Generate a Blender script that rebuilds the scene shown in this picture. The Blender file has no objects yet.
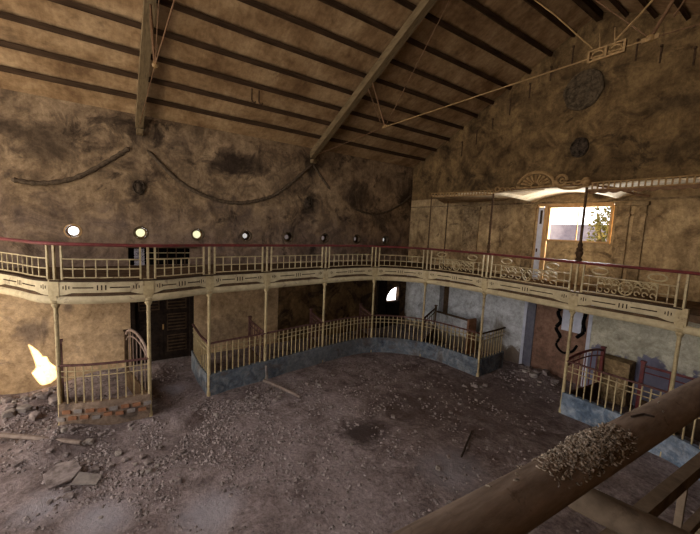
import bpy, bmesh, math, random
from mathutils import Vector, Matrix, noise as mnoise

random.seed(11)
sc = bpy.context.scene
C = sc.collection

# ------------------------------------------------------------------ camera
cam_d = bpy.data.cameras.new('camera'); cam_d.lens = 17.89; cam_d.sensor_width = 36.0
cam_d.clip_start = 0.02; cam_d.clip_end = 300
cam = bpy.data.objects.new('camera', cam_d); C.objects.link(cam)
cam.matrix_world = Matrix(((0.5655671, -0.1134852, 0.8168568, 0.0),
                           (0.8234285, 0.0226767, -0.5669667, 0.0),
                           (0.0458187, 0.9932809, 0.1062722, 4.442),
                           (0, 0, 0, 1)))
sc.camera = cam

# ------------------------------------------------------------------ sky, sun shaft, exposure
w = bpy.data.worlds.new('daylight'); sc.world = w; w.use_nodes = True
bg = w.node_tree.nodes['Background']
bg.inputs['Color'].default_value = (0.98, 0.95, 0.96, 1); bg.inputs['Strength'].default_value = 2.6

def area(name, loc, target, sx, sy, power, col):
    l = bpy.data.lights.new(name, 'AREA'); l.shape = 'RECTANGLE'; l.size = sx; l.size_y = sy
    l.energy = power; l.color = col
    o = bpy.data.objects.new(name, l); C.objects.link(o); o.location = loc
    o.rotation_euler = (Vector(target) - Vector(loc)).to_track_quat('-Z', 'Y').to_euler()
    return o
# daylight through the upper end window and through the door beside it
area('window_daylight', (-4.9, 12.6, 4.95), (-4.9, 9.0, 4.2), 1.6, 1.0, 260, (0.93, 0.96, 1.0))
# added fill lamp for the ochre left wall; no doorway stands behind it
area('left_wall_fill', (-10.4, -6.2, 1.6), (-11.4, 0.5, 1.2), 1.4, 1.8, 150, (1.0, 0.86, 0.66))
def spot(name, loc, target, power, ang, col, blend=0.1):
    l = bpy.data.lights.new(name, 'SPOT'); l.energy = power; l.spot_size = math.radians(ang)
    l.spot_blend = blend; l.shadow_soft_size = 0.01; l.color = col
    o = bpy.data.objects.new(name, l); C.objects.link(o); o.location = loc
    o.rotation_euler = (Vector(target) - Vector(loc)).to_track_quat('-Z', 'Y').to_euler()
    return o
# spot standing in for the low sun, shaped by the added gap board
spot('sun_shaft', (-7.0, -10.5, 3.2), (-12.15, -1.55, 0.45), 60000, 12, (1.0, 0.80, 0.50), 0.05)

sc.view_settings.view_transform = 'Standard'; sc.view_settings.look = 'None'
sc.view_settings.exposure = 0.75; sc.view_settings.gamma = 1.0; sc.view_settings.use_curve_mapping = False

# ------------------------------------------------------------------ materials
def newmat(name):
    m = bpy.data.materials.new(name); m.use_nodes = True
    nt = m.node_tree; b = nt.nodes['Principled BSDF']
    return m, nt, b
def L(nt, a, b): nt.links.new(a, b)
def posn(nt, scale=(1, 1, 1)):
    g = nt.nodes.new('ShaderNodeNewGeometry')
    mp = nt.nodes.new('ShaderNodeMapping'); mp.inputs['Scale'].default_value = scale
    L(nt, g.outputs['Position'], mp.inputs['Vector']); return mp.outputs['Vector'], g
def noise(nt, vec, scale, detail=6, rough=0.6, dist=0.0):
    n = nt.nodes.new('ShaderNodeTexNoise'); n.inputs['Scale'].default_value = scale
    n.inputs['Detail'].default_value = detail; n.inputs['Roughness'].default_value = rough
    n.inputs['Distortion'].default_value = dist
    L(nt, vec, n.inputs['Vector']); return n.outputs['Fac']
def ramp(nt, fac, stops):
    r = nt.nodes.new('ShaderNodeValToRGB'); e = r.color_ramp.elements
    while len(e) < len(stops): e.new(0.5)
    for i, (p, c) in enumerate(stops):
        e[i].position = p; e[i].color = (*c, 1) if len(c) == 3 else c
    L(nt, fac, r.inputs['Fac']); return r.outputs['Color']
def mix(nt, fac, a, b, mode='MIX'):
    m = nt.nodes.new('ShaderNodeMix'); m.data_type = 'RGBA'; m.blend_type = mode
    if isinstance(fac, float): m.inputs[0].default_value = fac
    else: L(nt, fac, m.inputs[0])
    for s, v in ((6, a), (7, b)):
        if isinstance(v, tuple): m.inputs[s].default_value = (*v, 1)
        else: L(nt, v, m.inputs[s])
    return m.outputs[2]
def math_(nt, op, a, b=None, clamp=False):
    m = nt.nodes.new('ShaderNodeMath'); m.operation = op; m.use_clamp = clamp
    for i, v in enumerate((a, b)):
        if v is None: continue
        if isinstance(v, (int, float)): m.inputs[i].default_value = v
        else: L(nt, v, m.inputs[i])
    return m.outputs[0]
def bump(nt, b, h, strength=0.4, dist=0.02):
    n = nt.nodes.new('ShaderNodeBump'); n.inputs['Strength'].default_value = strength
    n.inputs['Distance'].default_value = dist
    L(nt, h, n.inputs['Height']); L(nt, n.outputs['Normal'], b.inputs['Normal'])

def simple(name, c1, c2, scale=6, rough=0.8, bmp=0.3, stretch=(1, 1, 1), dirt=None, metal=0.0):
    m, nt, b = newmat(name)
    v, g = posn(nt, stretch)
    f = noise(nt, v, scale, 8, 0.65)
    col = ramp(nt, f, [(0.33, c1), (0.67, c2)])
    if dirt:
        v2, _ = posn(nt)
        f2 = noise(nt, v2, dirt[1], 8, 0.7, 0.5)
        mk = ramp(nt, f2, [(dirt[2], (0, 0, 0)), (dirt[2] + 0.12, (1, 1, 1))])
        col = mix(nt, mk, col, dirt[0])
    L(nt, col, b.inputs['Base Color']); b.inputs['Roughness'].default_value = rough
    b.inputs['Specular IOR Level'].default_value = 0.0 if rough > .65 else 0.3
    b.inputs['Metallic'].default_value = metal
    if bmp: bump(nt, b, f, bmp, 0.01)
    return m

def blobs(nt, g, f, axes, lst):
    """Elliptic stain masks on a wall: (u, z, ru, rz, strength) with ragged edges."""
    out = None
    for (u, z, ru, rz, k) in lst:
        c = (0, u, z) if axes == 'yz' else (u, 0, z)
        d = nt.nodes.new('ShaderNodeVectorMath'); d.operation = 'SUBTRACT'; d.inputs[1].default_value = c; L(nt, g.outputs['Position'], d.inputs[0])
        q = nt.nodes.new('ShaderNodeVectorMath'); q.operation = 'MULTIPLY'
        q.inputs[1].default_value = (0, 1 / ru, 1 / rz) if axes == 'yz' else (1 / ru, 0, 1 / rz); L(nt, d.outputs[0], q.inputs[0])
        ln = nt.nodes.new('ShaderNodeVectorMath'); ln.operation = 'LENGTH'; L(nt, q.outputs[0], ln.inputs[0])
        dd = math_(nt, 'ADD', ln.outputs['Value'], math_(nt, 'MULTIPLY', math_(nt, 'SUBTRACT', f, 0.5), 2.6))
        mr = nt.nodes.new('ShaderNodeMapRange'); mr.inputs[1].default_value = .35; mr.inputs[2].default_value = 1.15
        mr.inputs[3].default_value = k; mr.inputs[4].default_value = 0; L(nt, dd, mr.inputs[0])
        out = mr.outputs[0] if out is None else math_(nt, 'MAXIMUM', out, mr.outputs[0])
    return out

def plaster(name, light, mid, dark, stain, seed=0.0, s1=0.45, s2=1.6, thr=0.56, lower=None, band=None, streak=True, marks=None, pale=None, axes='yz'):
    """Old wall plaster: broad patches, fine mottling and dark damp stains."""
    m, nt, b = newmat(name)
    v, g = posn(nt)
    ad = nt.nodes.new('ShaderNodeVectorMath'); ad.operation = 'ADD'; ad.inputs[1].default_value = (seed, seed * .7, seed * 1.3)
    L(nt, v, ad.inputs[0]); v = ad.outputs[0]
    f1 = noise(nt, v, s1, 4, 0.55, 0.8)
    f2 = noise(nt, v, s2, 10, 0.62, 0.9)
    f3 = noise(nt, v, 8.0, 10, 0.75, 0.4)
    base = ramp(nt, f2, [(0.33, dark), (0.47, mid), (0.60, light)])
    patch = ramp(nt, f1, [(0.42, (0, 0, 0)), (0.60, (1, 1, 1))])
    base = mix(nt, math_(nt, 'MULTIPLY', patch, 0.5), base, light)
    if band:                                     # greyer, dustier plaster in a low band
        (z0, z1, bc) = band
        sx = nt.nodes.new('ShaderNodeSeparateXYZ'); L(nt, g.outputs['Position'], sx.inputs[0])
        mr = nt.nodes.new('ShaderNodeMapRange'); mr.inputs[1].default_value = z0; mr.inputs[2].default_value = z1
        mr.inputs[3].default_value = 1; mr.inputs[4].default_value = 0
        zz = math_(nt, 'ADD', sx.outputs[2], math_(nt, 'MULTIPLY', math_(nt, 'SUBTRACT', f2, 0.5), 2.2))
        L(nt, zz, mr.inputs[0])
        base = mix(nt, math_(nt, 'MULTIPLY', mr.outputs[0], 0.75), base, mix(nt, f3, bc, tuple(x * .45 for x in bc)))
    f4 = noise(nt, v, 0.8, 10, 0.68, 1.6)
    st = ramp(nt, f4, [(thr, (0, 0, 0)), (thr + 0.09, (1, 1, 1))])
    base = mix(nt, math_(nt, 'MULTIPLY', st, 0.75), base, stain)
    if marks: base = mix(nt, blobs(nt, g, f2, axes, marks), base, stain)
    if pale: base = mix(nt, blobs(nt, g, f2, axes, pale), base, mix(nt, f3, tuple(x * .8 for x in light), tuple(min(1, x * 1.5) for x in light)))
    base = mix(nt, 0.6 if streak else 0.3, base, ramp(nt, noise(nt, v, 0.9, 9, 0.66, 1.2), [(0.40, (0.42, 0.38, 0.34)), (0.54, (1.12, 1.1, 1.06)), (0.66, (1.35, 1.33, 1.28))]), 'MULTIPLY')
    # worm-like cracks and scuffs
    f6 = noise(nt, v, 2.6, 12, 0.78, 2.4)
    cr = ramp(nt, f6, [(0.46, (1, 1, 1)), (0.495, (0.5, 0.46, 0.42)), (0.53, (1, 1, 1))])
    base = mix(nt, 0.28, base, cr, 'MULTIPLY')
    if streak:
        v5 = nt.nodes.new('ShaderNodeMapping'); v5.inputs['Scale'].default_value = (2.4, 2.4, 0.7)
        L(nt, v, v5.inputs['Vector'])
        base = mix(nt, 0.35, base, ramp(nt, noise(nt, v5.outputs[0], 1.6, 8, 0.7, .5), [(0.38, (0.5, 0.46, 0.43)), (0.60, (1.2, 1.18, 1.15))]), 'MULTIPLY')
    base = mix(nt, 0.62, base, ramp(nt, f3, [(0.34, (0.45, 0.42, 0.39)), (0.60, (1.2, 1.2, 1.2))]), 'MULTIPLY')
    if lower:                                    # peeled patches low on the wall
        z0, z1, lc, yfac = lower
        sx = nt.nodes.new('ShaderNodeSeparateXYZ'); L(nt, g.outputs['Position'], sx.inputs[0])
        zz = math_(nt, 'ADD', sx.outputs[2], math_(nt, 'MULTIPLY', math_(nt, 'SUBTRACT', noise(nt, v, 2.0, 8, 0.65), 0.5), yfac))
        mk = ramp(nt, math_(nt, 'DIVIDE', zz, z1), [(z0 / z1, (1, 1, 1)), (min(1, z0 / z1 + .04), (0, 0, 0))])
        base = mix(nt, mk, base, mix(nt, f3, lc, tuple(x * .5 for x in lc)))
    L(nt, base, b.inputs['Base Color']); b.inputs['Roughness'].default_value = 0.95
    b.inputs['Specular IOR Level'].default_value = 0.15
    bump(nt, b, math_(nt, 'ADD', f2, math_(nt, 'MULTIPLY', f3, .3)), 0.6, 0.04)
    return m

M = {}
M['wall_up'] = plaster('plaster_upper_left', (0.33, 0.225, 0.125), (0.205, 0.138, 0.078), (0.085, 0.056, 0.034), (0.030, 0.019, 0.012),
                       seed=3.1, band=(3.5, 5.3, (0.27, 0.195, 0.155)),
                       marks=[(3.6, 6.42, 1.25, .50, .9), (-1.3, 6.3, .8, .8, .55), (.74, 5.4, .42, .55, .8), (6.33, 5.4, .35, .5, .8), (8.7, 5.9, 1.0, .7, .7), (11.4, 6.2, .7, 1.1, .8), (.8, 6.9, .7, .35, .7), (6.5, 6.9, .7, .5, .7), (10.2, 5.0, 1.2, .5, .6)],
                       pale=[(-.6, 5.05, .55, .5, .45), (7.6, 6.25, .7, .5, .4), (5.4, 6.3, .5, .5, .35), (-.72, 4.6, .10, .8, .4), (.8, 6.1, .12, .9, .35), (2.4, 4.5, .10, .6, .35)])
M['wall_end'] = plaster('plaster_gable', (0.23, 0.145, 0.060), (0.15, 0.092, 0.038), (0.070, 0.042, 0.018), (0.028, 0.018, 0.010), seed=8.4, thr=0.57, axes='xz',
                        marks=[(-5.16, 8.92, .85, .8, .55), (-5.09, 7.2, .5, .6, .6), (-8.5, 6.5, 1.2, .4, .6), (-3.0, 8.0, 1.4, .3, .6), (-2.6, 6.9, 1.3, .5, .5)],
                        pale=[(-5.3, 10.1, .7, .6, .5)])
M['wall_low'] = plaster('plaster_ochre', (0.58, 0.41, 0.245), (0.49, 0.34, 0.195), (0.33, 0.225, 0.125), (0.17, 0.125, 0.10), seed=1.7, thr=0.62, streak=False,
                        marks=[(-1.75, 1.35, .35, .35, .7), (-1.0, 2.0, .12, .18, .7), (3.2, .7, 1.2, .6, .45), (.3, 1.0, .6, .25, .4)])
M['wall_low_far'] = plaster('plaster_brown_stained', (0.22, 0.135, 0.062), (0.13, 0.08, 0.04), (0.06, 0.037, 0.021), (0.022, 0.015, 0.014), seed=5.7, thr=0.50)
M['wall_white'] = plaster('plaster_whitewashed', (0.56, 0.57, 0.58), (0.46, 0.47, 0.48), (0.30, 0.29, 0.28), (0.15, 0.12, 0.08), seed=2.2, thr=0.62,
                          lower=(0.35, 3.0, (0.22, 0.17, 0.13), 1.3), streak=False, axes='xz', marks=[(-7.1, .9, .3, .7, .8), (-7.3, .3, .9, .35, .7)])
M['wall_pale'] = plaster('plaster_pale_peeling', (0.54, 0.51, 0.40), (0.46, 0.43, 0.33), (0.31, 0.28, 0.21), (0.24, 0.20, 0.14), seed=6.2, thr=0.64,
                         lower=(1.25, 3.0, (0.21, 0.20, 0.27), 2.0), streak=False, axes='xz')
M['orange'] = plaster('plaster_terracotta', (0.25, 0.145, 0.10), (0.20, 0.115, 0.08), (0.13, 0.075, 0.055), (0.10, 0.06, 0.045), seed=4.4, thr=0.66, streak=False)
M['panel'] = plaster('plaster_painted_panel', (0.48, 0.34, 0.175), (0.37, 0.255, 0.13), (0.20, 0.13, 0.065), (0.085, 0.052, 0.028), seed=7.7, thr=0.58, axes='xz')
M['pilaster'] = plaster('plaster_stencilled', (0.38, 0.27, 0.145), (0.24, 0.165, 0.085), (0.10, 0.065, 0.035), (0.06, 0.04, 0.025), seed=9.9, s2=7.0, thr=0.6)
M['vault'] = plaster('plaster_cream_vault', (0.74, 0.60, 0.38), (0.68, 0.54, 0.34), (0.52, 0.40, 0.24), (0.34, 0.25, 0.14), seed=2.9, thr=0.70, streak=False)
M['masonry'] = plaster('broken_masonry', (0.30, 0.22, 0.16), (0.22, 0.155, 0.11), (0.12, 0.085, 0.06), (0.09, 0.075, 0.07), seed=1.1, s2=5, thr=0.55, streak=False)
M['frame_dusty'] = simple('dusty_pink_iron', (0.20, 0.14, 0.11), (0.34, 0.25, 0.20), 8)
M['blue_bright'] = plaster('plaster_blue_dado_bright', (0.27, 0.31, 0.36), (0.13, 0.18, 0.25), (0.07, 0.10, 0.15), (0.20, 0.18, 0.17), seed=4.1, s2=4, thr=0.57, streak=False)
M['blue_wash'] = plaster('plaster_blue_dado', (0.21, 0.225, 0.24), (0.125, 0.15, 0.18), (0.07, 0.085, 0.11), (0.14, 0.115, 0.10), seed=3.3, s2=4, thr=0.53, streak=False)
M['jamb_grey'] = simple('grey_blue_jamb', (0.10, 0.10, 0.13), (0.17, 0.16, 0.18), 5)
M['jamb_white'] = simple('white_jamb', (0.42, 0.43, 0.50), (0.58, 0.58, 0.64), 5)
M['cream'] = simple('cream_iron_paint', (0.31, 0.235, 0.12), (0.50, 0.395, 0.21), 9, 0.6, 0.2, dirt=((0.13, 0.08, 0.045), 5.0, 0.57))
M['cream_pale'] = simple('cream_fascia_paint', (0.36, 0.285, 0.16), (0.54, 0.44, 0.26), 5, 0.65, 0.2, dirt=((0.17, 0.12, 0.075), 3.5, 0.58))
M['slot'] = simple('dark_slot_paint', (0.035, 0.022, 0.015), (0.06, 0.04, 0.025), 8)  # dark paint for the shade inside open slots; also on the moulding
M['red'] = simple('oxblood_rail_paint', (0.10, 0.020, 0.019), (0.19, 0.037, 0.034), 7, 0.5, 0.15, dirt=((0.10, 0.055, 0.035), 4.0, 0.58))
M['red_dusty'] = simple('dusty_red_wood', (0.09, 0.045, 0.04), (0.17, 0.09, 0.075), 8, 0.75, 0.2)
M['near_rail'] = simple('worn_brown_rail', (0.12, 0.088, 0.066), (0.25, 0.19, 0.148), 9, 0.8, 0.35, stretch=(3, .6, 3), dirt=((0.06, 0.04, 0.028), 14.0, 0.60))
M['near_cream'] = simple('worn_cream_bar', (0.085, 0.062, 0.042), (0.17, 0.125, 0.085), 12, 0.8, 0.3, dirt=((0.09, 0.065, 0.045), 10.0, 0.56))
M['rust'] = simple('rusty_brown_iron', (0.10, 0.052, 0.026), (0.20, 0.11, 0.055), 12, 0.7, 0.3)
M['dark_iron'] = simple('dark_brown_iron', (0.045, 0.026, 0.016), (0.10, 0.058, 0.03), 12, 0.8, 0.3)
M['crest'] = simple('ochre_brown_crest_iron', (0.19, 0.105, 0.04), (0.38, 0.235, 0.10), 12, 0.7, 0.3)
M['gold_iron'] = simple('ochre_painted_iron', (0.20, 0.115, 0.04), (0.34, 0.20, 0.07), 12, 0.6, 0.3)
M['purlin'] = simple('shade_dark_purlin_wood', (0.035, 0.020, 0.011), (0.085, 0.050, 0.027), 3, 0.9, 0.3, stretch=(4, .5, 4))  # brown wood darkened further to carry the shade under the deck
M['rafter'] = simple('weathered_rafter_wood', (0.105, 0.07, 0.034), (0.21, 0.145, 0.072), 4, 0.85, 0.5, stretch=(.6, 5, 2), dirt=((0.09, 0.06, 0.035), 2.0, 0.60))
M['dark_wood'] = simple('blackened_door_wood', (0.012, 0.009, 0.008), (0.035, 0.024, 0.018), 6, 0.8, 0.3)
M['mid_wood'] = simple('brown_door_wood', (0.05, 0.032, 0.02), (0.11, 0.07, 0.04), 6, 0.8, 0.3)
M['frame_ochre'] = simple('ochre_window_frame', (0.38, 0.22, 0.09), (0.55, 0.34, 0.16), 6, 0.7, 0.2)
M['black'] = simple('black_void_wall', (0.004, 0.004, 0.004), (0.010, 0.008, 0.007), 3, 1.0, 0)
M['relief'] = simple('dark_relief_plaster', (0.045, 0.032, 0.018), (0.15, 0.105, 0.06), 9, 0.7, 0.4)
M['relief_metal'] = simple('tarnished_relief', (0.012, 0.009, 0.006), (0.10, 0.07, 0.045), 9, 0.8, 0.4)
M['garland'] = simple('sooty_garland', (0.055, 0.038, 0.023), (0.13, 0.09, 0.055), 12, 0.9, 0.4)
M['grit'] = simple('mixed_grit', (0.035, 0.026, 0.023), (0.40, 0.335, 0.315), 16, 0.95, 0)  # wide tone range paints in the light-and-shade contrast of the gravel
M['rock'] = simple('mortar_rubble', (0.10, 0.078, 0.070), (0.32, 0.265, 0.245), 7, 0.95, 0.4)
M['rock_pale'] = simple('pale_plaster_rubble', (0.16, 0.135, 0.12), (0.33, 0.285, 0.25), 6, 0.95, 0.4)
M['brick'] = simple('red_brick_chunk', (0.22, 0.10, 0.055), (0.36, 0.18, 0.10), 8, 0.9, 0.3)
M['old_wood'] = simple('grey_old_timber', (0.16, 0.12, 0.10), (0.28, 0.22, 0.18), 8, 0.85, 0.4)
M['dark_stick'] = simple('charred_stick', (0.03, 0.024, 0.02), (0.07, 0.05, 0.04), 8, 0.9, 0.3)
M['husk'] = simple('dry_droppings', (0.015, 0.011, 0.008), (0.42, 0.34, 0.26), 110, 0.9, 0.3)
M['leaf'] = simple('sunlit_leaf', (0.05, 0.06, 0.015), (0.30, 0.26, 0.10), 4, 0.7, 0)
M['bark'] = simple('bark', (0.08, 0.05, 0.03), (0.15, 0.10, 0.07), 8)
M['outside'] = simple('sunlit_outer_wall', (0.14, 0.125, 0.16), (0.42, 0.38, 0.40), 0.9, 0.9, 0.1)
M['lace'] = simple('grey_lace', (0.22, 0.20, 0.22), (0.42, 0.39, 0.42), 14, 0.95, 0.2)

def deck_mat():
    m, nt, b = newmat('roof_boarding')
    v, g = posn(nt)
    f = noise(nt, v, 1.1, 6, 0.6, 0.5)
    v2, _ = posn(nt, (1.0, 7.0, 1.0)); f2 = noise(nt, v2, 1.5, 7, 0.65)
    f3 = noise(nt, v, 7, 8, 0.7)
    col = ramp(nt, f, [(0.3, (0.19, 0.108, 0.048)), (0.5, (0.36, 0.225, 0.108)), (0.7, (0.52, 0.35, 0.18))])
    col = mix(nt, 0.35, col, ramp(nt, f2, [(0.35, (0.6, 0.55, 0.5)), (0.6, (1.1, 1.08, 1.05))]), 'MULTIPLY')
    col = mix(nt, 0.6, col, ramp(nt, f3, [(0.35, (0.55, 0.5, 0.45)), (0.6, (1.1, 1.08, 1.05))]), 'MULTIPLY')
    st = ramp(nt, noise(nt, v, 0.6, 8, 0.7, 1.0), [(0.60, (0, 0, 0)), (0.72, (1, 1, 1))])
    col = mix(nt, math_(nt, 'MULTIPLY', st, 0.7), col, (0.06, 0.036, 0.02))
    L(nt, col, b.inputs['Base Color']); b.inputs['Roughness'].default_value = 0.95
    b.inputs['Specular IOR Level'].default_value = 0.1
    bump(nt, b, f2, 0.3, 0.02); return m
M['deck'] = deck_mat()

def floor_mat():
    m, nt, b = newmat('dirt_floor')
    v, g = posn(nt)
    f = noise(nt, v, 0.35, 6, 0.6, 0.8); f2 = noise(nt, v, 2.2, 10, 0.75, 0.5); f3 = noise(nt, v, 14, 8, 0.75)
    col = ramp(nt, f2, [(0.30, (0.075, 0.052, 0.047)), (0.48, (0.205, 0.160, 0.152)), (0.64, (0.36, 0.30, 0.295))])
    pa = ramp(nt, f, [(0.45, (0, 0, 0)), (0.62, (1, 1, 1))])
    col = mix(nt, math_(nt, 'MULTIPLY', pa, 0.6), col, (0.33, 0.27, 0.265))
    dk = ramp(nt, noise(nt, v, 0.8, 9, 0.7, 1.0), [(0.55, (0, 0, 0)), (0.66, (1, 1, 1))])
    col = mix(nt, math_(nt, 'MULTIPLY', dk, 0.7), col, (0.065, 0.042, 0.035))
    col = mix(nt, 0.8, col, ramp(nt, f3, [(0.35, (0.40, 0.37, 0.36)), (0.62, (1.2, 1.18, 1.15))]), 'MULTIPLY')
    # burnt patch in the middle of the floor and a darker brown area at the far end
    def blob(cx, cy, r, sy=1.0):
        d = nt.nodes.new('ShaderNodeVectorMath'); d.operation = 'SUBTRACT'; d.inputs[1].default_value = (cx, cy, 0)
        L(nt, g.outputs['Position'], d.inputs[0])
        s = nt.nodes.new('ShaderNodeVectorMath'); s.operation = 'MULTIPLY'; s.inputs[1].default_value = (1, sy, 0); L(nt, d.outputs[0], s.inputs[0])
        ln = nt.nodes.new('ShaderNodeVectorMath'); ln.operation = 'LENGTH'; L(nt, s.outputs[0], ln.inputs[0])
        dd = math_(nt, 'ADD', ln.outputs['Value'], math_(nt, 'MULTIPLY', math_(nt, 'SUBTRACT', f2, 0.5), r * 1.6))
        mr = nt.nodes.new('ShaderNodeMapRange'); mr.inputs[1].default_value = r * .3; mr.inputs[2].default_value = r * 1.1
        mr.inputs[3].default_value = 1; mr.inputs[4].default_value = 0; L(nt, dd, mr.inputs[0]); return mr.outputs[0]
    for px, py, pr in ((-8.0, -.5, 1.1), (-7.1, 1.2, .9), (-8.7, 2.9, .6), (-6.0, 6.4, 1.0)):
        col = mix(nt, math_(nt, 'MULTIPLY', blob(px, py, pr), 0.55), col, (0.07, 0.05, 0.045))
    for px, py, pr in ((-5.2, 1.2, .55), (-6.6, -.9, .45), (-5.9, -.2, .5), (-9.9, 1.3, .4), (-3.9, 5.3, .7)):
        col = mix(nt, math_(nt, 'MULTIPLY', blob(px, py, pr), 0.6), col, (0.36, 0.34, 0.37))
    col = mix(nt, math_(nt, 'MULTIPLY', blob(-5.74, 4.55, 0.65), 0.85), col, (0.03, 0.020, 0.017))
    col = mix(nt, math_(nt, 'MULTIPLY', blob(-5.2, 8.0, 3.2, 0.9), 0.55), col, (0.075, 0.047, 0.037))
    col = mix(nt, math_(nt, 'MULTIPLY', blob(-10.6, 0.9, 0.9), 0.6), col, (0.05, 0.032, 0.026))
    L(nt, col, b.inputs['Base Color']); b.inputs['Roughness'].default_value = 0.92
    b.inputs['Specular IOR Level'].default_value = 0.2
    h = math_(nt, 'ADD', f2, math_(nt, 'MULTIPLY', f3, 0.35)); bump(nt, b, h, 0.8, 0.06); return m
M['floor'] = floor_mat()

def glass_mat(name, tint, rough=0.5, trans=0.6):
    m, nt, b = newmat(name)
    v, g = posn(nt)
    f = noise(nt, v, 18, 5, 0.6)
    col = ramp(nt, f, [(0.35, tuple(x * .75 for x in tint)), (0.65, tint)])
    L(nt, col, b.inputs['Base Color']); b.inputs['Roughness'].default_value = rough
    b.inputs['Transmission Weight'].default_value = trans; b.inputs['IOR'].default_value = 1.1
    return m
M['glass_clear'] = glass_mat('clear_dusty_pane', (1.0, 1.0, 0.98), 0.2, 1.0)
M['glass_yellow'] = glass_mat('yellowed_pane', (0.30, 0.30, 0.17), 0.4, 1.0)
M['glass_dark'] = glass_mat('grimy_brown_pane', (0.045, 0.036, 0.032), 0.5, 0.9)
M['glass_grey'] = glass_mat('grey_dusty_pane', (0.20, 0.195, 0.18), 0.5, 0.9)

# ------------------------------------------------------------------ mesh helpers
def bx(bm, c, s, rz=0.0, rot=None):
    r = bmesh.ops.create_cube(bm, size=1.0)
    mt = Matrix.Translation(c) @ (rot.to_4x4() if rot else Matrix.Rotation(rz, 4, 'Z')) @ Matrix.Diagonal((*s, 1))
    bmesh.ops.transform(bm, matrix=mt, verts=r['verts']); return r['verts']
def tube(bm, pts, r, seg=8, closed=False, cap=True, flat=None):
    """Sweep a circle (or ellipse: flat = (width, height) factors) along points."""
    pts = [Vector(p) for p in pts]; n = len(pts); rings = []
    rr = r if isinstance(r, (list, tuple)) else [r] * n
    for i, p in enumerate(pts):
        if closed: t = pts[(i + 1) % n] - pts[i - 1]
        else: t = pts[min(i + 1, n - 1)] - pts[max(i - 1, 0)]
        t.normalize()
        up = Vector((0, 0, 1)) if abs(t.z) < 0.95 else Vector((1, 0, 0))
        a = t.cross(up).normalized(); b = a.cross(t).normalized()
        fw, fh = flat if flat else (1, 1)
        rings.append([bm.verts.new(p + a * (rr[i] * fw * math.cos(2 * math.pi * k / seg)) + b * (rr[i] * fh * math.sin(2 * math.pi * k / seg))) for k in range(seg)])
    m = n if closed else n - 1
    for i in range(m):
        A, B = rings[i], rings[(i + 1) % n]
        for k in range(seg):
            bm.faces.new((A[k], A[(k + 1) % seg], B[(k + 1) % seg], B[k]))
    if cap and not closed:
        bm.faces.new(rings[0][::-1]); bm.faces.new(rings[-1])
def lathe(bm, prof, c, seg=14):
    """prof: list of (radius, z) relative to c."""
    rings = []
    for r, z in prof:
        rings.append([bm.verts.new((c[0] + r * math.cos(2 * math.pi * k / seg), c[1] + r * math.sin(2 * math.pi * k / seg), c[2] + z)) for k in range(seg)])
    for A, B in zip(rings, rings[1:]):
        for k in range(seg): bm.faces.new((A[k], A[(k + 1) % seg], B[(k + 1) % seg], B[k]))
    bm.faces.new(rings[0][::-1]); bm.faces.new(rings[-1])
def sweep(bm, path, prof):
    """Closed profile [(out, z)] swept along a plan path; out is to the right of travel."""
    n = len(path); rings = []
    for i, p in enumerate(path):
        a = Vector(path[max(i - 1, 0)]); c = Vector(path[min(i + 1, n - 1)])
        t = (c - a).normalized(); nr = Vector((t.y, -t.x))
        rings.append([bm.verts.new((p[0] + nr.x * o, p[1] + nr.y * o, z)) for o, z in prof])
    k = len(prof)
    for A, B in zip(rings, rings[1:]):
        for j in range(k): bm.faces.new((A[j], A[(j + 1) % k], B[(j + 1) % k], B[j]))
    bm.faces.new(rings[0][::-1]); bm.faces.new(rings[-1])
def rect(o0, o1, z0, z1): return [(o0, z0), (o1, z0), (o1, z1), (o0, z1)]
def obj(name, bm, m, parent=None, smooth=False):
    bmesh.ops.recalc_face_normals(bm, faces=bm.faces)
    me = bpy.data.meshes.new(name); bm.to_mesh(me); bm.free()
    if smooth:
        for p in me.polygons: p.use_smooth = True
        try: me.set_sharp_from_angle(angle=math.radians(40))
        except Exception: pass
    for mm in (m if isinstance(m, list) else [m]): me.materials.append(mm)
    o = bpy.data.objects.new(name, me); C.objects.link(o)
    if parent:
        o.parent = parent
        o.matrix_parent_inverse = Matrix.Translation(parent.location).inverted() if parent.parent is None else Matrix.Identity(4)
        if parent.parent is not None: o.matrix_parent_inverse = Matrix.Identity(4)
    return o
def tag(o, label, cat, group=None, kind=None):
    o['label'] = label; o['category'] = cat
    if group: o['group'] = group
    if kind: o['kind'] = kind
    return o
def thing(name, label, cat, loc=(0, 0, 0), group=None):
    o = bpy.data.objects.new(name, None); C.objects.link(o); o.location = loc
    return tag(o, label, cat, group)
def struct(name, bm, m, parent=None, label=None, smooth=False):
    o = obj(name, bm, m, parent, smooth)
    if not parent:
        o['kind'] = 'structure'
        if label: o['label'] = label
    return o
def B(): return bmesh.new()

def catmull(pts, per=10):
    out = []; P = [Vector(p) for p in pts]; P = [2 * P[0] - P[1]] + P + [2 * P[-1] - P[-2]]
    for i in range(1, len(P) - 2):
        for k in range(per):
            t = k / per
            out.append(0.5 * ((2 * P[i]) + (-P[i - 1] + P[i + 1]) * t + (2 * P[i - 1] - 5 * P[i] + 4 * P[i + 1] - P[i + 2]) * t * t
                              + (-P[i - 1] + 3 * P[i] - 3 * P[i + 1] + P[i + 2]) * t ** 3))
    out.append(P[-2].copy()); return out

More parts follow.
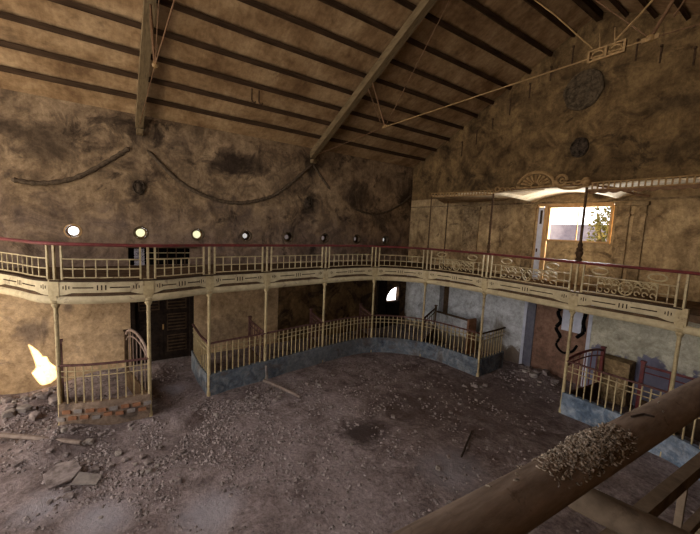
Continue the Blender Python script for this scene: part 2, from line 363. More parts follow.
# ------------------------------------------------------------------ key plan points
XW, YW, XR, YB = -12.15, 11.80, 2.31, -7.0      # left wall, end wall, right wall, back
AX = -4.94                                       # axis of the hall
FRONT = [(-10.15, -1.69), (-9.04, -0.93), (-8.68, 0.67), (-9.08, 2.03), (-9.31, 3.62), (-9.65, 5.73), (-9.69, 7.82),
         (-8.48, 9.17), (-6.36, 9.54), (-3.84, 9.51), (-1.83, 9.50), (-0.75, 8.85), (-0.20, 7.60), (-0.10, 5.70), (-0.18, 3.6)]
POST = FRONT[1:11]                               # ten iron columns, left to right
PER = 12
FP = catmull(FRONT, PER)                         # smooth balcony front
def seg_path(i, j):                              # plan path between post i and j (0-based)
    return FP[(i + 1) * PER:(j + 1) * PER + 1]
Z_RAIL, Z_BEAM, Z_LR, Z_DADO = 3.90, 2.80, 1.38, 0.56

# ------------------------------------------------------------------ wall builder with openings
def wall(name, to3, u0, u1, z0, z1, rects=(), circs=(), thick=0.35, m=None, cell=0.21, top=None, label=None):
    """Flat wall in (u, z); to3(u, z, d) gives the 3D point at depth d behind the face."""
    us = {u0, u1}; zs = {z0, z1}
    for a, b, c, d in rects: us |= {a, b}; zs |= {c, d}
    for u, z, r in circs: us |= {u - cell, u + cell}; zs |= {z - cell, z + cell}
    us = sorted(us); zs = sorted(zs)
    bm = B(); cache = {}
    def V(u, z, d):
        k = (round(u, 4), round(z, 4), d)
        if k not in cache: cache[k] = bm.verts.new(to3(u, z, d))
        return cache[k]
    for a, b in zip(us, us[1:]):
        for c, d in zip(zs, zs[1:]):
            mu, mz = (a + b) / 2, (c + d) / 2
            if any(r[0] < mu < r[1] and r[2] < mz < r[3] for r in rects): continue
            hole = [q for q in circs if abs(q[0] - mu) < .01 and abs(q[1] - mz) < .01]
            if hole:
                u, z, r = hole[0]; n = 32
                for dd in (0, thick):
                    sq, ci = [], []
                    for k in range(n):
                        t = 2 * math.pi * (k + .5) / n - math.pi; s = max(abs(math.cos(t)), abs(math.sin(t)))
                        sq.append(bm.verts.new(to3(u + cell * math.cos(t) / s, z + cell * math.sin(t) / s, dd)))
                        ci.append(bm.verts.new(to3(u + r * math.cos(t), z + r * math.sin(t), dd)))
                    for k in range(n):
                        j = (k + 1) % n; bm.faces.new((sq[k], sq[j], ci[j], ci[k]))
                        # corner fill
                        tk = 2 * math.pi * (k + .5) / n - math.pi; tj = 2 * math.pi * (j + .5) / n - math.pi
                        if (k + 1) % 8 == 4:
                            tm = tk + math.pi / n
                            cv = bm.verts.new(to3(u + cell * (1 if math.cos(tm) > 0 else -1), z + cell * (1 if math.sin(tm) > 0 else -1), dd))
                            bm.faces.new((sq[k], cv, sq[j]))
                    if dd == 0: c0 = ci
                for k in range(n):
                    j = (k + 1) % n; bm.faces.new((c0[k], c0[j], ci[j], ci[k]))
                continue
            for dd in (0, thick):
                bm.faces.new((V(a, c, dd), V(b, c, dd), V(b, d, dd), V(a, d, dd)))
    for a, b, c, d in rects:
        for (p, q) in (((a, c), (b, c)), ((b, c), (b, d)), ((b, d), (a, d)), ((a, d), (a, c))):
            bm.faces.new([bm.verts.new(to3(*p, 0)), bm.verts.new(to3(*q, 0)), bm.verts.new(to3(*q, thick)), bm.verts.new(to3(*p, thick))])
    me = bpy.data.meshes.new(name)
    bm.to_mesh(me); bm.free(); me.materials.append(m)
    o = bpy.data.objects.new(name, me); C.objects.link(o); o['kind'] = 'structure'
    if label: o['label'] = label
    return o
LW = lambda u, z, d: (XW - d, u, z)
EW = lambda u, z, d: (u, YW + d, z)

HOLES = [(-0.82 + 1.5915 * n, 4.06, 0.17) for n in range(8)]
WT = 0.20
Z_FL = 3.08                                       # balcony floor level
# left wall, upper storey
wall('wall_left', LW, YB, YW, Z_FL, 7.6, rects=[(0.44, 2.14, Z_FL, 3.62)], circs=HOLES, thick=WT, m=M['wall_up'],
     label='brown stained plaster wall of the upper storey with round holes')
# left wall under the balcony: ochre near, stained dark brown further back
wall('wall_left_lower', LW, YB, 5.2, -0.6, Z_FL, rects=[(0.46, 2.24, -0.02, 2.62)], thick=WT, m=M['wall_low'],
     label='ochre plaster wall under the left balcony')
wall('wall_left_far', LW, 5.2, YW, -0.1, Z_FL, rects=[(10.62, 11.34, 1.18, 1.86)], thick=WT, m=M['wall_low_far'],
     label='stained dark brown plaster wall in the far corner under the balcony')
# end wall, upper storey with the gable
wall('wall_end', EW, XW - WT, XR + .3, Z_FL, 5.95, rects=[(-6.12, -4.0, Z_FL, 5.52)], thick=0.3, m=M['panel'],
     label='painted plaster end wall behind the upper balcony')
def roof_z(x): return 7.67 + 0.494 * ((x if x < AX else 2 * AX - x) + 11.478) + 0.12
bm = B()
gp = [(XW - WT, 5.95), (XR + .3, 5.95), (XR + .3, roof_z(XR + .3)), (AX, roof_z(AX)), (XW - WT, roof_z(XW - WT))]
for d in (0, .3): bm.faces.new([bm.verts.new((x, YW + d, z)) for x, z in gp])
struct('wall_gable', bm, M['wall_end'], label='tall gable wall of brown plaster above the canopy')
# end wall lower storey
def slab(name, x0, x1, z0, z1, y0, y1, m, label=None):
    bm = B(); bx(bm, ((x0 + x1) / 2, (y0 + y1) / 2, (z0 + z1) / 2), (x1 - x0, y1 - y0, z1 - z0)); return struct(name, bm, m, label=label)
slab('wall_end_corner', XW - WT, -10.05, -.1, Z_FL, YW, YW + .3, M['wall_white'], 'whitewashed wall in the far corner under the balcony')
slab('wall_end_recess', -10.05, -9.55, -.1, Z_FL, YW + .28, YW + .5, M['mid_wood'], 'dark brown recess between two whitewashed walls')
slab('wall_end_white', -9.55, -6.27, -.1, Z_FL, YW, YW + .3, M['wall_white'], 'whitewashed wall beside the terracotta doorway')
slab('wall_end_pale', -4.22, XR + .3, -.1, Z_FL, YW, YW + .3, M['wall_pale'], 'pale wall peeling to violet low down')
slab('trim_jamb', -6.27, -6.17, 0, Z_FL, YW - .02, YW + .3, M['jamb_white'], 'bluish white door jamb')
slab('trim_reveal', -6.17, -5.90, 0, Z_FL, YW + .02, YW + .3, M['jamb_grey'], 'dark grey blue door reveal')
slab('wall_end_doorway', -5.90, -4.30, -.1, Z_FL, YW + .06, YW + .3, M['orange'], 'terracotta plastered blocked doorway')
slab('trim_jamb_right', -4.30, -4.20, 0, Z_FL, YW - .02, YW + .3, M['jamb_white'], 'bluish white right door jamb')

# floor
bm = B()
nx, ny = 110, 130
vs = {}
def fz(x, y):
    n = mnoise.noise(Vector((x * .9, y * .9, 3.3))) * .035 + mnoise.noise(Vector((x * 3.1, y * 3.1, 1.7))) * .018
    pile = 0.0
    for cx, cy, r, h in ((-12.1, -1.9, 1.7, -.30), (-10.6, -1.7, 1.1, .16), (-8.6, -0.9, 0.9, .20), (-5.35, 11.3, .9, .16), (-8.7, 2.7, .6, .05), (-11.6, 1.3, .8, .07)):
        d = math.hypot(x - cx, y - cy) / r
        if d < 1: pile += h * (0.5 + 0.5 * math.cos(math.pi * d))
    return max(-.05, n) + pile
for i in range(nx + 1):
    for j in range(ny + 1):
        x = XW - .1 + (XR + .1 - XW) * i / nx; y = YB + (YW + .2 - YB) * j / ny
        vs[i, j] = bm.verts.new((x, y, fz(x, y)))
for i in range(nx):
    for j in range(ny): bm.faces.new((vs[i, j], vs[i + 1, j], vs[i + 1, j + 1], vs[i, j + 1]))
struct('floor', bm, M['floor'], smooth=True, label='dirt covered hall floor with a burnt patch')

# ceiling decks (two slopes)
bm = B()
y0, y1 = YB, YW + .35
for sgn in (0, 1):
    xs = (XW - .4, AX) if sgn == 0 else (AX, XR + .4)
    for dz in (0, .05):
        bm.faces.new([bm.verts.new((x, y, roof_z(x) + dz)) for x, y in ((xs[0], y0), (xs[1], y0), (xs[1], y1), (xs[0], y1))])
struct('ceiling', bm, M['deck'], label='brown boarded underside of the pitched roof')
# added unseen board; its jagged gap shapes the spot into the sun patch
SP = Vector((-7.0, -10.5, 3.2)); yb = -6.9
gap = []
for (y, z) in [(-1.86, 1.10), (-1.70, .93), (-1.60, .80), (-1.52, .62), (-1.45, .66), (-1.40, .48), (-1.26, .30), (-1.22, .02), (-1.40, -.14), (-1.62, -.16), (-1.70, -.02), (-1.80, .22), (-1.70, .36), (-1.74, .60)]:
    d = Vector((XW, y, z)) - SP; t = (yb - SP.y) / d.y; p = SP + d * t; gap.append((p.x, p.z))
bm = B(); gx = sum(p[0] for p in gap) / len(gap); gz = sum(p[1] for p in gap) / len(gap)
for yy in (yb, yb - .02):
    inner = [bm.verts.new((x, yy, z)) for x, z in gap]; outer = [bm.verts.new((gx + (x - gx) / math.hypot(x - gx, z - gz) * 1.35, yy, gz + (z - gz) / math.hypot(x - gx, z - gz) * 1.35)) for x, z in gap]
    n = len(gap)
    for k in range(n): bm.faces.new((inner[k], inner[(k + 1) % n], outer[(k + 1) % n], outer[k]))
bx(bm, (gx, yb, gz + 1.4), (4.4, .04, 1.3)); bx(bm, (gx + 1.5, yb, gz), (1.6, .04, 2.2)); bx(bm, (gx - 1.5, yb, gz), (1.6, .04, 2.2)); bx(bm, (gx, yb, gz - 1.6), (4.4, .04, 1.8))
struct('sun_gap_board', bm, M['dark_wood'], label='added unseen board with a jagged gap shaping the sun patch')

# right wall behind the near balcony and the closed part of the back wall
slab('wall_right', XR, XR + .3, -.1, roof_z(XR + .3) - .02, YB, YW, M['wall_up'], 'brown plaster wall behind the near balcony')
slab('wall_back_right', -0.6, XR, -.1, 8.6, YB - .3, YB, M['wall_up'], 'plaster wall behind the viewer')

# ------------------------------------------------------------------ balcony slab
bm = B()
def slab_poly(path, z0, z1, back):
    rows = []
    for p, q in zip(path, back):
        rows.append([bm.verts.new((p[0], p[1], z0)), bm.verts.new((q[0], q[1], z0)), bm.verts.new((q[0], q[1], z1)), bm.verts.new((p[0], p[1], z1))])
    for A, Bq in zip(rows, rows[1:]):
        for k in range(4): bm.faces.new((A[k], A[(k + 1) % 4], Bq[(k + 1) % 4], Bq[k]))
    bm.faces.new(rows[0]); bm.faces.new(rows[-1][::-1])
EXT = catmull([(-12.1, -2.9), (-11.2, -2.35)] + FRONT[:1], 8)[:-1] + FP
back = []
for p in EXT:
    if p.y > 7.9 and p.x < -9.3: back.append((XW, min(YW, p.y + (p.y - 7.6) * 3)))
    elif p.x < -9.0 and p.y < 7.9: back.append((XW, p.y))
    elif p.y < 5 and p.x < -8: back.append((XW, p.y))
    elif p.y > 8.4 and p.x < -8.0: back.append((XW + (p.x + 9.5) * 2.5, YW))
    elif p.y > 8.6: back.append((p.x, YW))
    else: back.append((XR, p.y))
fixed = []
for (p, q) in zip(EXT, back):
    q = (min(max(q[0], XW), XR), min(q[1], YW)); fixed.append(q)
slab_poly([(p.x, p.y) for p in EXT], 2.93, Z_FL, fixed)
struct('balcony_floor', bm, M['mid_wood'], label='dark timber floor of the horseshoe balcony')

# ------------------------------------------------------------------ balcony handrail, beam
def path3(path, z): return [(p[0], p[1], z) for p in path]
EXT_L = catmull([(-12.1, -2.9), (-11.2, -2.35)] + FRONT[:1], 8)[:-1]
far_front = EXT_L + FP[:13 * PER + 1]
bm = B(); tube(bm, path3(far_front, Z_RAIL), 0.045, 10, flat=(1.15, .8))
tag(obj('balcony_handrail', bm, M['red'], smooth=True), 'long dark red handrail curving round the upper balcony', 'handrail')
bm = B(); tube(bm, path3(far_front, 2.76), 0.085, 10, flat=(.75, 1.0))
tag(obj('balcony_edge_beam', bm, M['cream_pale'], smooth=True), 'cream rounded beam running along the foot of the balcony fascia', 'beam')

def frame_at(path, s):
    """point, tangent, normal(inward, away from hall) at arclength s"""
    acc = 0
    for a, b in zip(path, path[1:]):
        a = Vector(a); b = Vector(b); d = (b - a).length
        if acc + d >= s - 1e-9:
            t = (b - a) / d; return a + t * (s - acc), t
        acc += d
    return Vector(path[-1]), (Vector(path[-1]) - Vector(path[-2])).normalized()
def plen(path): return sum((Vector(b) - Vector(a)).length for a, b in zip(path, path[1:]))
def sub(path, s0, s1, n=10):
    return [tuple(frame_at(path, s0 + (s1 - s0) * k / n)[0]) for k in range(n + 1)]

ORD = ['first', 'second', 'third', 'fourth', 'fifth', 'sixth', 'seventh', 'eighth', 'ninth', 'tenth']
def between(i):
    return 'between the %s and %s columns' % (ORD[i], ORD[i + 1])
def upright_bar(bm, p, t, z0, z1, wd=.028):
    ang = math.atan2(t.y, t.x); bx(bm, (p.x, p.y, (z0 + z1) / 2), (wd, wd, z1 - z0), ang)

def ring3(bm, c, t, rx, rz, r, seg=16, a0=0, a1=2 * math.pi, sp=1.0):
    closed = abs((a1 - a0) - 2 * math.pi) < 1e-6 and sp == 1.0
    n = seg; pts = []
    for k in range(n if closed else n + 1):
        a = a0 + (a1 - a0) * k / n; f = sp ** (k / n) if sp != 1.0 else 1.0
        pts.append((c[0] + t.x * rx * f * math.cos(a), c[1] + t.y * rx * f * math.cos(a), c[2] + rz * f * math.sin(a)))
    # elliptical ring drawn in the plane of t and z
    tb = []
    for p in pts: tb.append(p)
    tube(bm, tb, r, 6, closed=closed)

def railing_bay(path, i, ornate, label):
    root = thing('balcony_railing_panel', label, 'railing', (path[0][0], path[0][1], Z_FL), 'railing panels between the balcony columns')
    LN = plen(path); e = 0.14
    zs = (3.22, 3.40, 3.60)
    for s in (e, LN - e):
        bm = B(); p, t = frame_at(path, s); upright_bar(bm, p, t, 3.16, 3.87, .035); obj('upright', bm, M['cream'], root)
    pa = sub(path, e, LN - e, 10)
    for z in ((zs[0], zs[2]) if ornate else zs):
        bm = B(); tube(bm, path3(pa, z), .014, 6); obj('horizontal_bar', bm, M['cream'], root)
    if not ornate:
        n = max(3, round((LN - 2 * e) / 0.205))
        for k in range(1, n):
            bm = B(); p, t = frame_at(path, e + (LN - 2 * e) * k / n); upright_bar(bm, p, t, zs[0], zs[2], .02); obj('baluster', bm, M['cream'], root)
    else:
        m0 = .32                                        # plain part near the posts
        for s in (e + .14, e + m0, LN - e - m0, LN - e - .14):
            bm = B(); p, t = frame_at(path, s); upright_bar(bm, p, t, zs[0], zs[2], .018); obj('baluster', bm, M['cream'], root)
        for s0, s1 in ((e, e + m0), (LN - e - m0, LN - e)):
            bm = B(); tube(bm, path3(sub(path, s0, s1, 2), 3.40), .012, 6); obj('short_bar', bm, M['cream'], root)
        bm = B(); zm = 3.41
        c, t = frame_at(path, LN / 2)
        ring3(bm, (c.x, c.y, zm), t, .13, .15, .016); ring3(bm, (c.x, c.y, zm), t, .07, .08, .014)
        for k in range(8):
            a = k * math.pi / 4; tube(bm, [(c.x + t.x * .07 * math.cos(a), c.y + t.y * .07 * math.cos(a), zm + .08 * math.sin(a)), (c.x + t.x * .13 * math.cos(a), c.y + t.y * .13 * math.cos(a), zm + .15 * math.sin(a))], .01, 5)
        obj('rosette', bm, M['cream'], root)
        side = LN / 2 - e - m0 - .13
        for sg in (-1, 1):
            bm = B()
            for q in range(3):
                cc = .13 + side * (q + .5) / 3
                p, t = frame_at(path, LN / 2 + sg * cc)
                for up in (1, -1):
                    ring3(bm, (p.x, p.y, zm + up * .09), t, side / 7.5, .07, .013, 14, 0 if sg > 0 else math.pi, (1.6 * math.pi if sg > 0 else 2.6 * math.pi), .45)
                    ring3(bm, (p.x, p.y, zm - up * .05), t, side / 5.0, .12, .011, 12, .3, 2.4)
            obj('scrollwork', bm, M['cream'], root)
        for s in (LN * .24, LN * .76):
            bm = B(); p, t = frame_at(path, s)
            ring3(bm, (p.x, p.y, 3.735), t, .16, .075, .018, 24)
            obj('oval_ring', bm, M['cream'], root)
    # lower skirting strip under the balusters
    return root

def fascia_bay(path, i, label):
    root = thing('balcony_fascia_panel', label, 'fascia', (path[0][0], path[0][1], 2.85), 'fretted fascia panels of the balcony')
    LN = plen(path); n = 24
    bm = B(); rings = []
    for k in range(n + 1):
        s = LN * k / n; p, t = frame_at(path, s); nr = Vector((t.y, -t.x))
        u = k / n                                       # lower edge swells up mid-bay as a flat bracket curve
        e = min(u, 1 - u)
        zb = 2.86 + (0.0 if e < .10 else 0.055 * min(1, (e - .10) / .10))
        pr = [(0.0, 3.15), (0.035, 3.15), (0.035, zb), (0.0, zb)]
        rings.append([bm.verts.new((p.x + nr.x * o, p.y + nr.y * o, z)) for o, z in pr])
    for A, Bq in zip(rings, rings[1:]):
        for j in range(4): bm.faces.new((A[j], A[(j + 1) % 4], Bq[(j + 1) % 4], Bq[j]))
    bm.faces.new(rings[0]); bm.faces.new(rings[-1][::-1])
    obj('fascia_board', bm, M['cream_pale'], root)
    bm = B()
    def dash(s0, s1, z0, z1):
        pa = sub(path, s0, s1, 4); sweep(bm, pa, rect(.028, .039, z0, z1))
    c = LN / 2
    for d in (-.07, 0, .07): dash(c + d - .012, c + d + .012, 2.965, 3.07)
    for sg in (-1, 1):
        a, b = sorted((c + sg * .14, c + sg * (LN * .30))); dash(a, b, 3.005, 3.03)
        q = c + sg * (LN / 2 - .22)
        for d in (-.05, 0, .05): dash(q + d - .009, q + d + .009, 2.99 - (.02 if d == 0 else 0), 3.05 + (.02 if d == 0 else 0))
    obj('painted_slots', bm, M['slot'], root)  # raised dark strips painted in place of the shaded open slots
    bm = B(); sweep(bm, sub(path, 0, LN, n), rect(-.005, .055, 3.14, 3.175)); obj('top_moulding', bm, M['slot'], root)
    bm = B(); sweep(bm, sub(path, 0, LN, n), rect(-.01, .022, 2.82, 2.90)); obj('shadow_strip', bm, M['mid_wood'], root)

bays = []
lead = far_front[:len(EXT_L) + PER + 1]
lead = [tuple(p) for p in lead]
L0 = plen(lead)
railing_bay(sub(lead, L0 - 2.2, L0, 14), -1, False, 'cream grid railing panel left of the first iron column')
fascia_bay(sub(lead, L0 - 2.2, L0, 14), -1, 'cream fretted fascia left of the first iron column')
for i in range(9):
    pa = [tuple(p) for p in seg_path(i, i + 1)]
    orn = i >= 6
    railing_bay(pa, i, orn, ('ornate scrollwork railing panel with oval rings ' if orn else 'cream square-grid railing panel ') + between(i))
    fascia_bay(pa, i, 'cream fascia board with painted dark slots ' + between(i))
pa = [tuple(p) for p in FP[11 * PER:12 * PER + 4]]
railing_bay(pa, 9, True, 'ornate railing panel right of the tenth column at the picture edge')
fascia_bay(pa, 9, 'cream fascia right of the tenth column at the picture edge')

# ------------------------------------------------------------------ iron columns
for i, (x, y) in enumerate(POST):
    hgt = 2.74
    where = ['standing in rubble, first from the left', 'second from the left, at the left end of the entrance passage',
             'third from the left, on the blue corner of the parapet', 'fourth from the left, above the leaning pole',
             'fifth from the left, rising behind the long parapet', 'sixth from the left, where the parapet starts to curve',
             'seventh from the left, on the curved corner of the parapet', 'eighth from the left, on the dark corner of the blue parapet',
             'ninth from the left, in front of the terracotta doorway', 'rightmost, rising behind the near rail'][i]
    root = thing('iron_column', 'slender cream iron column, ' + where, 'column', (x, y, 0), 'cream iron columns under the balcony')
    bm = B()
    lathe(bm, [(.055, -.04), (.055, .10), (.040, .14), (.036, 2.40), (.044, 2.44), (.036, 2.48), (.040, hgt - .12)], (x, y, 0), 12)
    obj('shaft', bm, M['cream'], root, True)
    bm = B(); lathe(bm, [(.05, hgt - .14), (.075, hgt - .08), (.06, hgt - .05), (.09, hgt - .02), (.09, hgt + .02)], (x, y, 0), 12)
    obj('capital', bm, M['cream'], root, True)
    bm = B(); p, t = frame_at([tuple(v) for v in FP[(i + 1) * PER:(i + 1) * PER + 2]], 0)
    nr = Vector((t.y, -t.x)); ang = math.atan2(t.y, t.x)
    bx(bm, (x + nr.x * .02, y + nr.y * .02, 3.0), (.20, .05, .36), ang)
    bx(bm, (x + nr.x * .035, y + nr.y * .035, 2.80), (.13, .05, .10), ang)
    obj('bracket_block', bm, M['cream'], root)
    bm = B(); bx(bm, (x, y, 3.53), (.04, .04, .72), ang); obj('upper_post', bm, M['cream'], root)

# upper iron columns carrying the canopy
CANZ = 5.72
UP = [(POST[6], 'thin dark iron canopy post at the left end of the canopy'), (POST[7], 'dark iron canopy post left of the fan crest'),
      (POST[8], 'dark iron canopy post with turned collar in front of the bright window'), ((-9.21, 10.9), 'thin dark iron post standing back near the gable wall corner'),
      ((POST[9][0] + .9, 9.2), None)]
for k, ((x, y), lab) in enumerate(UP):
    if lab is None: continue
    zb = Z_RAIL if k < 3 else Z_FL
    root = thing('canopy_post', lab, 'column', (x, y, zb), 'dark iron posts of the balcony canopy')
    bm = B(); r = .032 if k in (1, 2) else .022
    lathe(bm, [(r * 1.1, 0), (r, .6), (r * .9, CANZ - zb)], (x, y, zb), 10); obj('shaft', bm, M['dark_iron'], root, True)
    if k in (1, 2):
        bm = B(); q = 1.0 if k == 2 else .6
        lathe(bm, [(.05 * q, .03), (.085 * q, .07), (.05 * q, .12), (.07 * q, .17), (.09 * q, .24), (.06 * q, .30), (.08 * q, .33), (.045 * q, .38), (.06 * q, .43), (.035, .50)], (x, y, zb), 12)
        obj('turned_collar', bm, M['dark_iron'], root, True)

# ------------------------------------------------------------------ canopy over the end balcony
def on_front(x):                                        # point on the front curve at given x (end side)
    best = min((p for p in FP[7 * PER:12 * PER]), key=lambda p: abs(p.x - x)); return best
root = thing('balcony_canopy', 'cream vaulted plaster canopy over the end balcony with iron dentil frieze', 'canopy', (AX, 10.6, CANZ))
bm = B()
def vault_z(x):
    per = 2.38; u = ((x + 6.28) % per) / per; return 5.62 + .27 * math.sin(math.pi * u) ** .8
xs = [-7.6 + .07 * k for k in range(int((-1.2 + 7.6) / .07) + 1)]
for A, Bx in zip(xs, xs[1:]):
    ya, yb = on_front(A).y + .04, on_front(Bx).y + .04
    za, zb = vault_z(A), vault_z(Bx)
    fa, fb = 5.72 + (za - 5.62) * .18, 5.72 + (zb - 5.62) * .18      # the vault flattens towards the front edge
    pts = [(A, ya, fa), (Bx, yb, fb), (Bx, YW, zb), (A, YW, za)]
    lo = [bm.verts.new(p) for p in pts]; hi = [bm.verts.new((p[0], p[1], p[2] + .03)) for p in pts]
    bm.faces.new(lo); bm.faces.new(hi[::-1])
    bm.faces.new((lo[0], lo[1], hi[1], hi[0])); bm.faces.new((lo[2], lo[3], hi[3], hi[2]))
bmesh.ops.remove_doubles(bm, verts=bm.verts, dist=.0005)
obj('vaulted_ceiling', bm, M['vault'], root, True)
bm = B(); slab_path = [tuple(p) for p in FP[7 * PER:8 * PER + 8]]
bm2 = [bm.verts.new((p[0], p[1] + .03, 5.74)) for p in slab_path] + [bm.verts.new((-7.4, YW, 5.74)), bm.verts.new((-10.2, YW, 5.74))]
bm.faces.new(bm2)
r_ = bmesh.ops.extrude_face_region(bm, geom=list(bm.faces)); bmesh.ops.translate(bm, vec=(0, 0, .02), verts=[g for g in r_['geom'] if isinstance(g, bmesh.types.BMVert)])
obj('flat_ceiling', bm, M['panel'], root)
# wavy cream valance under the front edge
bm = B()
def frieze(path, z0, z1, step, name, m=M['crest']):
    bm = B(); LN = plen(path)
    for z in (z0, z1): tube(bm, path3(sub(path, 0, LN, 24), z), .016, 6)
    n = int(LN / step)
    for k in range(n + 1):
        p, t = frame_at(path, LN * k / n); bx(bm, (p.x, p.y, (z0 + z1) / 2), (.03, .02, z1 - z0), math.atan2(t.y, t.x))
    return obj(name, bm, m, root)
fl = [tuple(p) for p in FP[7 * PER + 0:8 * PER + 3]]
frieze([tuple(p) for p in FP[8 * PER - PER:9 * PER - 0]][:PER + 1], 5.70, 5.82, .10, 'dentil_frieze')
pr = [tuple(p) for p in FP[9 * PER:12 * PER]]; frieze(pr, 5.66, 5.82, .11, 'dentil_frieze')
pm = [tuple(p) for p in FP[8 * PER:9 * PER + 1]]
bm = B(); tube(bm, path3(pm, 5.80), .022, 6); obj('front_rail', bm, M['rust'], root)
# scalloped fringe below the right frieze
bm = B(); LN = plen(pr); n = 60; prev = None
for k in range(n + 1):
    p, t = frame_at(pr, LN * k / n); z = 5.59 - .035 * abs(math.sin(k * math.pi / 3)); top = bm.verts.new((p.x, p.y, 5.655)); lo = bm.verts.new((p.x, p.y, z))
    top2 = bm.verts.new((p.x, p.y + .015, 5.655)); lo2 = bm.verts.new((p.x, p.y + .015, z))
    if prev:
        a, b_, c, d = prev
        bm.faces.new((a, top, lo, b_)); bm.faces.new((c, top2, lo2, d)); bm.faces.new((b_, lo, lo2, d))
    prev = (top, lo, top2, lo2)
obj('scalloped_fringe', bm, M['rust'], root)
# fan crest and scrolls
tx = Vector((1, 0, 0)); cy = 9.50
bm = B(); cx0, cz0 = -5.10, 5.84
ring3(bm, (cx0, cy, cz0), tx, .49, .37, .042, 24, 0, math.pi); ring3(bm, (cx0, cy, cz0), tx, .11, .10, .02, 12, 0, math.pi)
for k in range(1, 10):
    a = math.pi * k / 10
    tube(bm, [(cx0 + .11 * math.cos(a), cy, cz0 + .10 * math.sin(a)), (cx0 + .40 * math.cos(a), cy, cz0 + .30 * math.sin(a))], [.015, .036], 6)
tube(bm, [(cx0 - .52, cy, cz0 - .02), (cx0 + .52, cy, cz0 - .02)], .022, 6)
obj('fan_crest', bm, M['crest'], root, True)
bm = B()
ring3(bm, (-4.44, cy, 5.94), tx, .13, .13, .036, 18); ring3(bm, (-4.42, cy, 5.93), tx, .045, .045, .022, 12)
ring3(bm, (-4.18, cy, 5.86), tx, .36, .15, .034, 24, .9 * math.pi, 2.1 * math.pi)
ring3(bm, (-4.28, cy, 5.84), tx, .17, .05, .018, 14, 0, 1.7 * math.pi, .5)
ring3(bm, (-4.05, cy, 5.86), tx, .12, .06, .018, 14, math.pi, 2.8 * math.pi, .5)
obj('scroll_ornament', bm, M['crest'], root, True); bm = B()
lathe(bm, [(.05, -.10), (.10, -.04), (.11, .03), (.06, .10)], (-3.86, 9.5, 5.86), 12); obj('boss', bm, M['crest'], root, True); bm = B()
for k in range(3): ring3(bm, (-5.75 - .16 * k, cy, 5.80 + .01 * k), tx, .085, .05, .018, 12, 0, 1.7 * math.pi, .6)
ring3(bm, (-6.22, cy, 5.83), tx, .07, .07, .022, 12)
obj('scroll_ornament', bm, M['crest'], root, True)
bm = B(); tube(bm, [(-3.75, 9.52, 5.78), (-3.3, 9.7, 5.68), (-2.9, 9.9, 5.52), (-2.75, 10.0, 5.50)], .03, 6); obj('curved_brace', bm, M['rust'], root, True)

# ------------------------------------------------------------------ upper end wall: window, door, pilasters
root = None
def frame_rect(bm, x0, x1, z0, z1, y0, y1, wd):
    for a, b, c, d in ((x0, x1, z0, z0 + wd), (x0, x1, z1 - wd, z1), (x0, x0 + wd, z0 + wd, z1 - wd), (x1 - wd, x1, z0 + wd, z1 - wd)):
        bx(bm, ((a + b) / 2, (y0 + y1) / 2, (c + d) / 2), (b - a, y1 - y0, d - c))
bm = B(); frame_rect(bm, -5.80, -4.03, 4.38, 5.50, YW - .01, YW + .10, .055)
win = struct('window_1', bm, M['frame_ochre'], label='bright end window in an ochre frame')
bm = B(); bx(bm, (-4.93, YW + .05, 4.94), (.025, .03, 1.0)); obj('glazing_bar', bm, M['frame_ochre'], win)
bm = B(); bx(bm, (-4.90, YW + .07, 3.73), (1.78, .05, 1.31)); struct('trim_window_apron', bm, M['panel'], label='boarded apron under the end window')
bm = B(); bx(bm, (-5.87, YW + .05, 4.3), (.11, .12, 2.44)); bx(bm, (-5.1, YW + .02, 5.53), (2.1, .10, .07)); struct('trim_door_post', bm, M['frame_ochre'], label='ochre post between door and window')
t = thing('door_leaf', 'narrow white door leaf standing open left of the bright window', 'door', (-6.12, YW, Z_FL))
bm = B(); bx(bm, (-6.03, YW + .02, 4.28), (.17, .05, 2.38), 0.0); obj('leaf', bm, M['jamb_white'], t)
bm = B(); bx(bm, (-6.02, YW - .012, 5.15), (.07, .015, .45)); obj('louvre_slot', bm, M['slot'], t)
bm = B(); bx(bm, (-6.06, YW - .025, 4.05), (.03, .04, .12)); obj('door_handle', bm, M['dark_iron'], t)
for x0, x1, lab in ((-9.07, -8.37, 'leftmost of the pilasters on the upper end wall'), (-6.55, -6.2, 'left of the open white door'), (-3.92, -3.62, 'right of the bright window'), (-3.52, -3.26, 'second pilaster right of the bright window')):
    bm = B(); bx(bm, ((x0 + x1) / 2, YW - .03, 4.3), (x1 - x0, .06, 2.44)); bx(bm, ((x0 + x1) / 2, YW - .05, 5.50), (x1 - x0 + .1, .10, .10)); bx(bm, ((x0 + x1) / 2, YW - .04, 5.2), (x1 - x0 + .05, .08, .05))
    o = struct('trim_pilaster', bm, M['pilaster'], label='stencilled pilaster, ' + lab)
bm = B(); bx(bm, (-6.9, YW - .03, 5.62), (10.4, .06, .05)); struct('trim_cornice', bm, M['pilaster'], label='thin painted cornice under the canopy')

